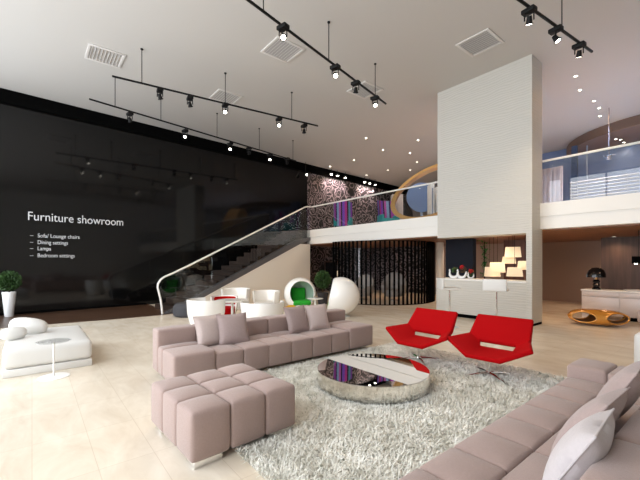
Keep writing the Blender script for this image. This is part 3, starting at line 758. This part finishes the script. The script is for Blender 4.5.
m = MB(); m.lathe([(0, 0), (.2, 0), (.2, .02), (.03, .05), (.03, .36), (0, .36)], seg=32); m.build('pedestal', 'white_plastic', t)

def ball_chair(loc, r, opening, label, th0=52, inside='green'):
    t = thing('ball_chair', label, 'chair', loc, 0, 'white ball chairs')
    q = Vector(opening).normalized().to_track_quat('Z', 'Y').to_matrix(); c = (0, 0, r+.045)
    a0 = math.radians(th0); n = 28
    out = [(r*math.sin(a0+(PI-a0)*i/n), r*math.cos(a0+(PI-a0)*i/n)) for i in range(n+1)]
    rim = [(r*.955*math.sin(a0), r*.985*math.cos(a0)+.012)]
    m = MB(); m.lathe([(r*.93*math.sin(a0), r*.93*math.cos(a0)+.01)] + rim + out, c, 56, q); m.build('shell', 'white_plastic', t, smooth=50)
    inn = [(r*.92*math.sin(a0+(PI-a0)*i/n), r*.92*math.cos(a0+(PI-a0)*i/n)) for i in range(n+1)]
    m = MB(); m.lathe(inn, c, 48, q); m.build('lining', 'pale_green', t, smooth=60)
    m = MB(); m.lathe([(0, 0), (.26, 0), (.26, .012), (.10, .03), (.09, .06), (0, .06)], seg=36); m.build('base', 'white_plastic', t)
    o = Vector(opening); o.z = 0; o.normalize(); rz = math.atan2(o.y, o.x)
    m = MB(); m.puff(-.20, .36, -.27, .27, -.10, .04, .05, (.0, 0, .02)); m.xf(Matrix.Translation((0, 0, r-.18)) @ Matrix.Rotation(rz, 4, 'Z')); m.build('seat_cushion', inside, t)
    m = MB(); m.puff(-.30, -.18, -.22, .22, -.02, .40, .05, (.02, 0, 0)); m.xf(Matrix.Translation((0, 0, r-.14)) @ Matrix.Rotation(rz, 4, 'Z') @ Matrix.Rotation(-.2, 4, 'Y')); m.build('back_cushion', inside, t)
ball_chair((-8.82, 6.36, 0), .49, (.80, -.36, .10), 'white ball chair showing its green cushions')
ball_chair((-7.28, 6.64, 0), .52, (-.62, -.72, .2), 'white ball chair seen from behind, right of the green one', 56)
t = thing('side_table', 'round white pedestal table between the two ball chairs', 'side table', (-7.92, 6.24, 0))
m = MB(); m.lathe([(0, .455), (.22, .455), (.235, .465), (.22, .475), (0, .475)], seg=40); m.build('tabletop', 'white_plastic', t)
m = MB(); m.lathe([(0, 0), (.15, 0), (.14, .015), (.03, .04), (.025, .455), (0, .455)], seg=32); m.build('pedestal', 'white_plastic', t)
t = thing('potted_plant', 'bushy green plant standing behind the green ball chair', 'potted plant', (-9.85, 8.1, 0))
m = MB(); m.lathe([(0, 0), (.16, 0), (.2, .4), (.17, .4), (.15, .35), (0, .35)], seg=28); m.build('pot', 'charcoal', t)
m = MB(); m.cyl((0, 0, .34), (0, 0, .65), .02, seg=8); m.build('trunk', 'stem', t)
leaf_ball((0, 0, .86), .28, 1300, .08, 'leaf', 'foliage', t, 1.15)

# ------------------------------------------------------------------ bar stools and bar things
def bar_stool(loc, rz, label, back):
    t = thing('bar_stool', label, 'bar stool', loc, rz, 'white bar stools')
    m = MB(); m.lathe([(0, 0), (.20, 0), (.20, .008), (.04, .02), (0, .02)], seg=36); m.build('base', 'chrome', t)
    m = MB(); m.cyl((0, 0, .015), (0, 0, .86), .02, seg=14); m.build('post', 'chrome', t)
    m = MB(); m.puff(-.22, .22, -.20, .20, .86, .91, .022, (0, 0, .006)); m.build('seat', 'white_leather', t)
    m = MB(); m.puff(-.24, .24, -.235, -.18, .865, 1.13, .022, (0, .004, 0)); m.build('backrest', 'white_leather', t)
    m = MB(); m.tube([(.02, 0, .3), (.02, .16, .3), (-.02, .16, .3), (-.02, 0, .3)], .009, 8); m.build('footrest', 'chrome', t)
bar_stool((-4.50, 7.5, 0), -.75, 'white bar stool turned side-on at the left end of the bar', 0)
bar_stool((-3.63, 7.93, 0), .25, 'white bar stool with its low back to us before the lit shades', 0)

def swan(loc, label, fl, rz=.25, s=.85):
    t = thing('swan_vase', label, 'vase', loc, rz, 'curved white swan vases on the bar')
    m = MB()
    pts = [(-.13, 0, .30), (-.145, 0, .27), (-.125, 0, .23), (-.14, 0, .17), (-.13, 0, .10), (-.08, 0, .045), (0, 0, .03), (.07, 0, .05), (.11, 0, .11), (.125, 0, .18), (.13, 0, .24)]
    rad = [.014, .028, .027, .034, .042, .048, .046, .044, .038, .028, .012]
    m.tube([tuple(q*s for q in p) for p in pts], [r*s for r in rad], 12); m.build('body', 'vase', t, smooth=60)
    leaf_ball((.03*s, .02, .27*s), .075, 70, .07, fl[0], 'leaves', t)
    if fl[1]: leaf_ball((.0, .0, .36*s), .05, 60, .05, 'redflower', 'flower', t)
swan((-5.40, 9.22, 1.045), 'white swan vase with green leaves, leftmost of three on the bar', ('leaf', False))
swan((-5.17, 9.24, 1.045), 'white swan vase with dark red flower, middle of three on the bar', ('stem', True))
swan((-4.90, 9.22, 1.045), 'smaller white swan vase with bright red flower, rightmost of three', ('leaf', True), .9, .58)

# wall pieces behind the bar
m = MB(); m.span(-6.75, -5.78, 11.0, 11.2, 0, 2.26); struct(m.build('partition_navy', 'navy', smooth=0), 'dark navy panel behind the bar')
m = MB(); m.span(-5.7, -4.62, 13.0, 13.15, 0, 2.26); struct(m.build('wall_bar', 'shelf_wood', smooth=0), 'rosewood wall behind the bar')
t = thing('climbing_plant', 'leafy green vine on a slim stand beside the navy panel', 'plant', (-5.95, 12.1, 0))
m = MB(); m.cyl((0, 0, 0), (0, 0, 2.2), .015, seg=8); m.box((0, 0, .01), (.25, .25, .02)); m.build('stand', 'black', t)
m = MB()
for i in range(150):
    z = random.uniform(1.0, 2.24); wdt = .10+.16*max(0, (z-1.9)/.3); p = Vector((random.gauss(0, wdt*.5), random.gauss(0, .05), z)); s = random.uniform(.025, .05)
    d = Vector((random.gauss(0, 1), random.gauss(0, 1), random.gauss(-.4, .6))).normalized(); a = d.orthogonal().normalized()
    m.faces_from([p-d*s, p+a*s*.5, p+d*s, p-a*s*.5], [(0, 1, 2, 3)])
m.build('foliage', 'leaf2', t, smooth=0, normals=False)
lamps = [(-4.48, 10.8, 1.64, 1.93, .43, 'topmost square lit shade in the cluster over the bar'),
         (-4.76, 11.2, 1.45, 1.66, .38, 'lit shade just below the topmost one in the cluster'),
         (-4.83, 10.6, 1.20, 1.49, .43, 'lit shade at the middle left of the cluster over the bar'),
         (-4.31, 10.5, 1.10, 1.35, .41, 'wide lit shade low at the right of the cluster'),
         (-4.19, 10.9, 1.28, 1.53, .40, 'lit shade half hidden by the column leg'),
         (-5.10, 10.95, 1.06, 1.26, .38, 'lowest lit shade at the left of the cluster'),
         (-5.44, 11.4, 1.04, 1.34, .30, 'farthest lit shade at the left end of the cluster')]
for x, y, z0, z1, w, lab in lamps:
    t = thing('pendant_lamp', lab, 'pendant lamp', (x, y, z0), .40, 'cluster of lit fabric pendant shades')
    h = z1-z0; a, b = w/2, w/2*.86
    m = MB()
    for (k, off) in ((1, 0), (.975, 0)):
        m.faces_from([(-a*k, -a*k, 0), (a*k, -a*k, 0), (a*k, a*k, 0), (-a*k, a*k, 0), (-b*k, -b*k, h), (b*k, -b*k, h), (b*k, b*k, h), (-b*k, b*k, h)], [(0, 1, 5, 4), (1, 2, 6, 5), (2, 3, 7, 6), (3, 0, 4, 7)])
    m.build('lamp_shade', 'shade', t, smooth=0)
    m = MB(); m.cyl((0, 0, h*.6), (0, 0, SLAB0-.005-z0), .005, seg=6); m.box((0, 0, h-.01), (2*b, .01, .01)); m.box((0, 0, h-.01), (.01, 2*b, .01)); m.build('cord', 'black', t)
    m = MB(); m.lathe([(0, -.05), (.035, -.035), (.05, 0), (.035, .035), (0, .05)], (0, 0, h*.5), 16); m.build('bulb', 'glow', t)
li = bpy.data.lights.new('cluster_glow', 'POINT'); li.energy = 6; li.color = (1, .7, .4); li.shadow_soft_size = .15
lo = bpy.data.objects.new('cluster_glow', li); COL.objects.link(lo); lo.location = (-4.7, 10.35, 1.7)

# ------------------------------------------------------------------ under the balcony, left
def back_room():
    m = MB(); m.span(-14.2, -9.7, 14.4, 14.55, 0, SLAB0); struct(m.build('partition_pattern', 'damask', smooth=0), 'black patterned partition behind the slatted screen')
    m = MB(); m.span(-10.2, -6.5, 15.0, 15.15, 0, SLAB0); struct(m.build('wall_beige', 'beige', smooth=0), 'beige back wall')
    m = MB(); m.cyl((-7.86, 12.4, 0), (-7.86, 12.4, SLAB0), .15, seg=36); struct(m.build('pillar', 'stair_white'), 'round beige pillar left of the bar')
back_room()
t = thing('slatted_screen', 'curved screen of tall black vertical slats under the balcony', 'room divider', (-9.0, 11.0, 0))
cen = Vector((-9.75, 10.95, 0)); RAD = 2.18
m = MB(); top = []; bot = []
for i in range(30):
    a = math.radians(-98+124*i/29); p = cen+Vector((RAD*math.cos(a), RAD*math.sin(a), 0))
    m.box((p.x, p.y, SLAB0/2), (.055, .055, SLAB0-.03), 0, Euler((0, 0, a)))
m.build('slats', 'matt_black', t, world=True, smooth=0)
for nm, z in (('top_rail', SLAB0-.03), ('bottom_rail', .015)):
    m = MB(); m.tube([cen+Vector((RAD*math.cos(math.radians(-98+124*i/40)), RAD*math.sin(math.radians(-98+124*i/40)), z)) for i in range(41)], .014, 8); m.build(nm, 'matt_black', t, world=True)
def egg(loc, rz, label, s=1.):
    t = thing('armchair', label, 'chair', loc, rz, 'grey rounded armchairs behind the screen')
    m = MB(); n = 28
    ang = [math.radians(40+280*i/n) for i in range(n+1)]
    rings = []
    for a in ang:
        hgt = (.55+.45*max(0, -math.cos(a)))*s
        rings.append([m.bm.verts.new((r*s*math.cos(a), r*s*math.sin(a), z)) for r, z in ((.30, .16*s), (.42, .30*s), (.45, hgt-.05), (.42, hgt), (.37, hgt-.05), (.34, .34*s))])
    for A, B in zip(rings, rings[1:]):
        for i in range(6): m.bm.faces.new((A[i], A[(i+1) % 6], B[(i+1) % 6], B[i]))
    m.bm.faces.new(rings[0]); m.bm.faces.new(rings[-1][::-1]); m.build('shell', 'grey_chair', t, smooth=60)
    m = MB(); m.lathe([(0, .15), (.28, .15), (.36, .28), (.36, .40), (.30, .43), (0, .44)], seg=30); m.build('seat', 'grey_chair', t)
    m = MB(); m.lathe([(0, 0), (.2, 0), (.2, .015), (.03, .04), (.03, .16), (0, .16)], seg=24); m.build('pedestal', 'chrome', t)
egg((-9.95, 10.25, 0), -1.2, 'grey rounded armchair behind the slats, left of the pair')
egg((-9.0, 11.0, 0), -1.0, 'grey rounded armchair behind the slats, right of the pair', 1.1)
t = thing('wall_frame', 'dark square picture frame left of the slatted screen', 'picture', wallpt(12.0, 1.05, .01))
rotw = math.atan2(WD.y, WD.x)
t.matrix_basis = Matrix.Translation(wallpt(12.2, 1.1, .005)) @ Matrix.Rotation(rotw, 4, 'Z')
m = MB()
for s in (-1, 1): m.box((s*.42, -.02, 0), (.06, .04, .9), .006); m.box((0, -.02, s*.42), (.78, .04, .06), .006)
m.build('frame', 'wood_brown', t)
m = MB(); m.box((0, -.01, 0), (.80, .015, .80)); m.build('canvas', 'black_gloss', t, smooth=0)
t = thing('table_lamp', 'small glowing lamp on a stand behind the ball chairs', 'lamp', (-10.75, 9.6, 0))
m = MB(); m.cyl((0, 0, 0), (0, 0, .95), .02, seg=12); m.cyl((0, 0, 0), (0, 0, .02), .14, seg=24); m.build('stand', 'black', t)
m = MB(); m.lathe([(.06, .92), (.085, .95), (.075, 1.12), (.04, 1.15)], seg=20); m.build('lamp_shade', 'shade', t)

# ------------------------------------------------------------------ under the balcony, right
m = MB(); m.span(-6.5, -2.5, 15.7, 15.85, 0, SLAB0); struct(m.build('wall_taupe', 'taupe', smooth=0), 'taupe back wall under the balcony')
m = MB(); m.span(-3.15, 4.4, 14.0, 14.1, 0, SLAB0); struct(m.build('partition_wood', 'wood_brown', smooth=0), 'dark brown wood partition behind the sideboard')
t = thing('sideboard', 'long pale lacquered sideboard in front of the dark wood partition', 'sideboard', (-1.6, 12.0, 0))
m = MB(); m.span(-3.06, .2, 11.7, 12.2, .10, .72, .006); m.build('body', 'stone_white', t, world=True)
m = MB(); m.span(-3.08, .22, 11.68, 12.22, .72, .755, .006); m.build('top', 'white_paint', t, world=True)
m = MB(); m.span(-2.2, .1, 11.76, 12.16, 0, .10); m.build('plinth', 'matt_black', t, world=True, smooth=0)
m = MB(); m.span(-3.06, -2.8, 11.72, 12.18, 0, .10); m.build('foot', 'stone_white', t, world=True, smooth=0)
for i in range(4):
    m = MB(); m.span(-3.04+i*.81, -2.26+i*.81, 11.682, 11.70, .13, .56, .004); m.build('door', 'stone_white', t, world=True)
    m = MB(); m.span(-3.04+i*.81, -2.26+i*.81, 11.682, 11.70, .58, .70, .004); m.build('drawer', 'stone_white', t, world=True)
t = thing('table_lamp', 'black mushroom table lamp on the left end of the sideboard', 'lamp', (-2.79, 11.93, .755))
m = MB(); m.lathe([(0, 0), (.09, 0), (.10, .03), (.06, .07), (.085, .12), (.06, .17), (.085, .22), (.05, .27), (.0, .28)], seg=28); m.build('base', 'black_gloss', t)
m = MB(); m.cyl((0, 0, .27), (0, 0, .36), .035, seg=16); m.build('neck', 'gold', t)
m = MB(); m.lathe([(.0, .60), (.10, .585), (.17, .52), (.21, .42), (.215, .33), (.20, .33), (.16, .50), (.0, .575)], seg=40); m.build('lamp_shade', 'black_gloss', t)
t = thing('tray', 'round pale tray lying on the dark sideboard end', 'tray', (-2.0, 12.0, .756))
m = MB(); m.lathe([(0, 0), (.20, 0), (.24, .03), (.235, .03), (.195, .008), (0, .008)], seg=36); m.build('dish', 'white_plastic', t)
t = thing('bench', 'pink beige upholstered bench in front of the sideboard at right edge', 'bench', (-1.3, 11.1, 0))
m = MB(); m.puff(-1.80, -.5, 11.0, 11.5, .08, .38, .05, (.0, 0, .02)); m.build('seat', 'pinkish', t, world=True)
for x in (-1.68, -.62):
    m = MB(); m.box((x, 11.25, .04), (.08, .4, .08)); m.build('foot', 'matt_black', t, world=True)
t = thing('pendant_lamp', 'black box pendant with small lights over the sideboard', 'pendant lamp', (-1.6, 11.2, 1.45))
m = MB(); m.box((0, 0, .10), (.62, .22, .17), .008); m.build('housing', 'matt_black', t)
for i in range(5):
    m = MB(); m.cyl((-.25+.125*i, 0, .0), (-.25+.125*i, 0, .014), .03, seg=14); m.build('bulb', 'glow', t)
for s in (-1, 1):
    m = MB(); m.cyl((s*.2, 0, .18), (s*.2, 0, SLAB0-.005-1.45), .006, seg=6); m.build('cord', 'black', t)
t = thing('block_seat', 'white block armchair cut by the right edge behind the mauve sofa', 'armchair', (-.7, 6.5, 0))
m = MB(); m.puff(-.94, -.1, 5.95, 6.75, .05, .42, .04, (0, 0, .02)); m.build('seat', 'white_leather', t, world=True)
m = MB(); m.puff(-1.0, -.84, 5.9, 6.8, .05, .60, .05, (.01, 0, .01)); m.build('backrest', 'white_leather', t, world=True)
for x in (-.85, -.25):
    m = MB(); m.box((x, 6.35, .027), (.08, .5, .054)); m.build('foot', 'chrome', t, world=True)

# gold low table: hollow pebble shell with two openings right through
def gold_table():
    t = thing('gold_table', 'low orange gold pebble table with two large oval openings', 'coffee table', (-2.42, 10.48, 0), math.radians(24), )
    A, B, Hh = .60, .38, .19
    def surf(u, v, k=1.): # u 0..2pi, v -pi/2..pi/2
        cx = math.copysign(abs(math.cos(v))**.75, math.cos(v))
        return Vector((A*k*math.copysign(abs(math.cos(u))**.9, math.cos(u))*cx, B*k*math.sin(u)*cx, .19+Hh*(k-.0 if k == 1 else k-.02)*math.sin(v)))
    NU, NV = 96, 40
    def hole(p):
        for s in (-1, 1):
            if ((p.x-s*.315)/.225)**2+((p.z-.20)/.12)**2 < 1: return True
        return False
    for nm, k, mm in (('shell', 1., 'gold'), ('inner_shell', .93, 'gold_in')):
        m = MB(); V = {}
        for i in range(NU):
            for j in range(NV+1): V[i, j] = m.bm.verts.new(surf(2*PI*i/NU, -PI/2+PI*j/NV, k))
        for i in range(NU):
            for j in range(NV):
                q = [V[i, j], V[(i+1) % NU, j], V[(i+1) % NU, j+1], V[i, j+1]]
                c = sum((v.co for v in q), Vector())/4
                if hole(c): continue
                try: m.bm.faces.new(q)
                except ValueError: pass
        bmesh.ops.remove_doubles(m.bm, verts=m.bm.verts[:], dist=.0005)
        bmesh.ops.delete(m.bm, geom=[v for v in m.bm.verts if not v.link_faces], context='VERTS')
        m.build(nm, mm, t, smooth=60)
    m = MB()
    for s in (-1, 1):
        for side in (-1, 1):
            pts = []
            for a in range(33):
                x = s*.315+.225*math.cos(2*PI*a/32); z = .20+.12*math.sin(2*PI*a/32)
                sv = max(-.98, min(.98, (z-.19)/Hh)); cx = math.sqrt(1-sv*sv)**.75
                cu = max(-1, min(1, abs(x)/(A*cx)))
                su = math.sqrt(max(0, 1-(cu**(1/.9))**2)); pts.append((x, side*B*su*cx*.97, z))
            m.tube(pts, .017, 8)
    m.build('opening_rim', 'gold', t, smooth=60)
gold_table()

# ------------------------------------------------------------------ upper floor
def striped_chair(loc, rz, label):
    t = thing('wing_chair', label, 'chair', loc, rz, 'purple striped high-back chairs')
    m = MB(); n = 20; rings = []
    for i in range(n+1):
        u = -1+2*i/n; x = .42*u; y = .18-.10*u*u*abs(u)-.0; hgt = 1.32-.05*abs(u)**3
        yo = .30-.34*abs(u)**2.5
        rings.append([m.bm.verts.new((x, yo, .22)), m.bm.verts.new((x, yo+.05, .8)), m.bm.verts.new((x, yo+.12, hgt)), m.bm.verts.new((x, yo+.05, hgt)), m.bm.verts.new((x, yo-.02, .8)), m.bm.verts.new((x, yo-.07, .22))])
    for A, B in zip(rings, rings[1:]):
        for i in range(6): m.bm.faces.new((A[i], A[(i+1) % 6], B[(i+1) % 6], B[i]))
    m.bm.faces.new(rings[0]); m.bm.faces.new(rings[-1][::-1]); m.build('backrest', 'stripes', t, smooth=50)
    m = MB(); m.puff(-.38, .38, -.42, .22, .22, .46, .05, (0, 0, .02)); m.build('seat', 'teal', t)
    for sx in (-1, 1):
        m = MB(); m.puff(sx*.37-.05, sx*.37+.05, -.40, .10, .22, .62, .04, (0, 0, .01)); m.build('arm', 'teal', t)
        for y in (-.36, .2):
            m = MB(); m.cyl((sx*.3, y, 0), (sx*.3, y, .23), .02, seg=10); m.build('leg', 'black', t)
striped_chair((-11.93, 11.0, SLAB1), .7+PI, 'purple striped high-back chair on the balcony, nearest the patterned wall')
striped_chair((-10.2, 12.0, SLAB1), 1.2, 'purple striped high-back chair on the balcony beside the golden ring')
# big leaning ring
t = thing('ring_sculpture', 'huge tilted honey wood ring standing on the balcony beside the column', 'sculpture', (-7.0, 10.9, SLAB1))
def ring():
    fw_ = Vector((-.777, .629, 0)); rt_ = Vector((.629, .777, 0)); up = Vector((0, 0, 1))
    c = Vector((-7.02, 10.80, 3.98)); ang = math.radians(26); e1 = rt_*math.cos(ang)+up*math.sin(ang); e2 = -rt_*math.sin(ang)+up*math.cos(ang); dp = (fw_+rt_*.30).normalized()
    a, b = 1.62, .78; n = 96
    for nm, ka, kb, d0, d1, mm in (('ring_band', 1., .96, 0., .62, 'ringwood'), ('ring_rim', 1.03, .93, -.05, .02, 'ringwood')):
        m = MB(); R = []
        for i in range(n):
            u = 2*PI*i/n
            R.append([m.bm.verts.new(c+e1*a*k*math.cos(u)+e2*b*k*math.sin(u)+dp*d) for k, d in ((ka, d0), (ka, d1), (kb, d1), (kb, d0))])
        for i in range(n):
            for k in range(4): m.bm.faces.new((R[i][k], R[(i+1) % n][k], R[(i+1) % n][(k+1) % 4], R[i][(k+1) % 4]))
        m.build(nm, mm, t, world=True)
ring()
m = MB(); m.span(-7.45, -4.6, 12.55, 12.85, SLAB1, 3.46, .01)
tag(m.build('display_plinth', 'greyblue', None, (-6.2, 12.7, SLAB1), smooth=0), 'low grey blue plinth seen below the golden ring on the balcony', 'plinth')
t = thing('display_disc', 'round blue upright disc seen through the golden ring', 'display panel', (-8.88, 12.65, SLAB1), .89)
m = MB(); m.cyl((0, -.04, 1.30), (0, .04, 1.30), .62, seg=64); m.build('disc', 'blue', t)
m = MB(); m.box((0, 0, .36), (.10, .06, .72)); m.box((0, 0, .02), (.7, .4, .04)); m.build('stand', 'greyblue', t)
t = thing('display_cabinet', 'tall beige cabinet seen inside the left of the golden ring', 'cabinet', (-10.42, 12.95, SLAB1), .89)
m = MB(); m.box((0, 0, .86), (.50, .40, 1.60), .01); m.build('body', 'stone_white', t)
for sx in (-1, 1):
    m = MB(); m.box((sx*.124, -.205, .86), (.24, .012, 1.55), .003); m.build('door', 'stone_white', t)
m = MB(); m.box((0, 0, .03), (.46, .36, .06)); m.build('plinth', 'greyblue', t)
for i, (x, y, h_) in enumerate(((-8.10, 12.15, 1.62), (-7.93, 12.31, 1.50), (-7.76, 12.47, 1.66))):
    t = thing('upright_panel', ['tall white panel nearest the blue disc inside the ring', 'shorter middle white panel inside the golden ring', 'tall white panel beside the column inside the ring'][i], 'display panel', (x, y, SLAB1), .9, 'upright white panels inside the golden ring')
    m = MB(); m.box((0, 0, h_/2), (.16, .40, h_), .008); m.build('panel', 'white_paint', t)
    m = MB(); m.box((0, -.205, h_*.5), (.05, .012, h_*.8)); m.build('inset', 'greyblue', t)
# right upstairs
m = MB(); m.span(-6.2, 4.4, 17.6, 17.75, SLAB1, CEIL-.02); struct(m.build('wall_upper', 'blue_wall', smooth=0), 'blue lit wall upstairs')
m = MB(); n = 60
for i in range(n):
    pass
R = [(-5.35+.85*i/n, 15.0+.05*math.sin(i*1.9)) for i in range(n+1)]
m.faces_from([(x, y, SLAB1) for x, y in R]+[(x, y, 5.0) for x, y in R], [(i, i+1, n+2+i, n+1+i) for i in range(n)])
o = m.build('curtain', 'curtain', None, (-4.9, 15.0, SLAB1), smooth=0); tag(o, 'pale pleated curtain upstairs beside the column', 'curtain')
m = MB(); m.span(-4.50, -4.32, 15.95, 16.1, SLAB1, 5.9); tag(m.build('post', 'blue_dark', None, (-4.41, 16.0, SLAB1), smooth=0), 'dark blue upright post upstairs by the blue wall', 'post')
m = MB(); m.span(-4.02, -3.98, 15.9, 15.94, SLAB1, 5.8); tag(m.build('post', 'greyblue', None, (-4.0, 15.9, SLAB1), smooth=0), 'thin grey upright post upstairs right of the dark one', 'post')
t = thing('louvre_screen', 'low white louvred screen behind the right balcony glass', 'screen', (-1.5, 11.6, SLAB1))
m = MB()
for i in range(9): m.box((0, 0, .10+.085*i), (3.6, .05, .035), 0, Euler((.5, 0, 0)))
m.build('slats', 'louvre_grey', t, smooth=0)
for x in (-1.8, -.6, .6, 1.8):
    m = MB(); m.box((x, .05, .42), (.04, .04, .84)); m.build('post', 'greyblue', t)
t = thing('pendant_lamp', 'small dark pendant spot hanging upstairs before the blue wall', 'pendant lamp', (-2.95, 14.0, 4.7))
m = MB(); m.cyl((0, 0, .12), (0, 0, CEIL-4.7), .012, seg=8); m.build('rod', 'trim_dark', t)
m = MB(); m.cyl((0, 0, .0), (0, 0, .12), .06, .04, seg=16); m.cyl((-.14, 0, .12), (.14, 0, .12), .012, seg=8); m.build('lamp_head', 'trim_dark', t)
# wall washers on the pattern wall
for i, y in enumerate((12.0, 12.45, 13.05, 14.65, 15.1, 15.6)):
    grp = 'nearer' if i < 3 else 'farther'; lab = '%s wall washer lamp of the %s trio over the patterned wall' % (['left', 'middle', 'right'][i % 3], grp)
    p = wallpt(y, 6.05, .28)
    t = thing('wall_washer', lab, 'spotlight', p, rotw, 'small lamps washing the patterned wall')
    m = MB(); m.cyl((0, 0, -.02), (0, 0, .10), .075, .06, seg=20); m.build('lamp_head', 'black', t)
    m = MB(); m.cyl((0, 0, .09), (0, 0, CEIL-6.05), .012, seg=8); m.build('rod', 'black', t)
    m = MB(); m.lathe([(0, -.055), (.045, -.045), (.066, -.022), (0, -.022)], seg=18); m.build('bulb', 'glow', t)
    li = bpy.data.lights.new('washer_beam', 'SPOT'); li.energy = 120; li.color = (1, .86, .80); li.spot_size = math.radians(110); li.spot_blend = .8; li.shadow_soft_size = .05
    lo = bpy.data.objects.new('washer_beam', li); COL.objects.link(lo); lo.parent = t; lo.location = (0, 0, -.07); lo.rotation_euler = Vector((0, .42, -1)).to_track_quat('-Z', 'Y').to_euler()

p = wallpt(10.25, 5.72, .30)
t = thing('wall_washer', 'single lamp at the end of the black wall shining along it', 'spotlight', p, rotw, 'small lamps washing the patterned wall')
m = MB(); m.cyl((0, .06, .02), (0, -.06, -.02), .05, .065, 20); m.build('lamp_head', 'black', t)
m = MB(); m.cyl((0, .02, .02), (0, .02, CEIL-5.72), .012, seg=8); m.build('rod', 'black', t)
m = MB(); m.cyl((0, -.061, -.021), (0, -.064, -.022), .045, seg=18); m.build('bulb', 'glow', t)
li = bpy.data.lights.new('washer_beam', 'SPOT'); li.energy = 300; li.color = (1, .90, .84); li.spot_size = math.radians(34); li.spot_blend = .7; li.shadow_soft_size = .03
lo = bpy.data.objects.new('washer_beam', li); COL.objects.link(lo); lo.parent = t; lo.location = (0, -.08, -.03); lo.rotation_euler = Vector((-.10, -1, -.22)).to_track_quat('-Z', 'Y').to_euler()
# ------------------------------------------------------------------ lights
def area(name, loc, size, energy, col, direction, sy=None):
    li = bpy.data.lights.new(name, 'AREA'); li.energy = energy; li.color = col; li.size = size
    if sy: li.shape = 'RECTANGLE'; li.size_y = sy
    o = bpy.data.objects.new(name, li); COL.objects.link(o); o.location = loc; o.rotation_euler = Vector(direction).to_track_quat('-Z', 'Y').to_euler(); return o
for i, (a, b) in enumerate(wins):
    o = area('daylight_portal', ((a+b)/2, YF-.25, (zs0+zs1)/2), b-a, 1, (1, 1, 1), (0, 1, 0), zs1-zs0); o.data.cycles.is_portal = True
# added fill spots without fixtures, brightening the rooms upstairs and below
def point(name, loc, e, col, r=.15):
    li = bpy.data.lights.new(name, 'POINT'); li.energy = e; li.color = col; li.shadow_soft_size = r
    o = bpy.data.objects.new(name, li); COL.objects.link(o); o.location = loc; return o
def fill_spot(name, loc, e, col, size=150):
    li = bpy.data.lights.new(name, 'SPOT'); li.energy = e; li.color = col; li.spot_size = math.radians(size); li.spot_blend = 1; li.shadow_soft_size = .06
    o = bpy.data.objects.new(name, li); COL.objects.link(o); o.location = loc; return o
fill_spot('blue_room_fill', (-3.2, 13.6, 5.9), 620, (.55, .70, 1)); fill_spot('blue_room_fill', (-.6, 13.4, 5.9), 420, (.55, .70, 1)); fill_spot('blue_room_fill', (-5.4, 13.4, 5.9), 120, (.7, .8, 1))  # added blue fill, hung free below the ceiling
fill_spot('display_fill', (-7.6, 11.3, CEIL-.05), 130, (.95, .95, 1))
fill_spot('screen_room_fill', (-9.9, 12.7, SLAB0-.03), 90, (1, .68, .44)); fill_spot('screen_room_fill', (-11.2, 11.2, SLAB0-.03), 45, (1, .68, .44))
fill_spot('pillar_fill', (-7.4, 12.9, SLAB0-.03), 60, (1, .72, .5)); fill_spot('pillar_fill', (-7.2, 11.2, SLAB0-.03), 60, (1, .70, .46))
fill_spot('sideboard_fill', (-1.6, 11.2, SLAB0-.03), 40, (1, .64, .40)); fill_spot('gold_table_fill', (-3.3, 10.6, SLAB0-.03), 50, (1, .64, .38)); fill_spot('gold_table_fill', (-4.0, 13.8, SLAB0-.03), 50, (1, .64, .38))
w = bpy.data.worlds.new('sky'); S.world = w; w.use_nodes = True
bg = w.node_tree.nodes['Background']; bg.inputs['Color'].default_value = (.88, .94, 1.0, 1); bg.inputs['Strength'].default_value = 6.2

# ------------------------------------------------------------------ camera and view
cd = bpy.data.cameras.new('camera'); cam = bpy.data.objects.new('camera', cd); COL.objects.link(cam); S.camera = cam
cd.sensor_width = 36; cd.lens = 355.6/640*36; cd.shift_y = (262-240)/640; cd.clip_start = .02
cam.location = (0, 0, 1.5); cam.rotation_euler = (PI/2, 0, math.radians(51))
S.view_settings.view_transform = 'Standard'; S.view_settings.look = 'None'; S.view_settings.gamma = 1; S.view_settings.exposure = 0; S.view_settings.use_curve_mapping = False
S.cycles.use_denoising = True; S.cycles.max_bounces = 10; S.cycles.diffuse_bounces = 5; S.cycles.transparent_max_bounces = 12
S.cycles.sample_clamp_indirect = 6; S.cycles.caustics_reflective = False; S.cycles.caustics_refractive = False
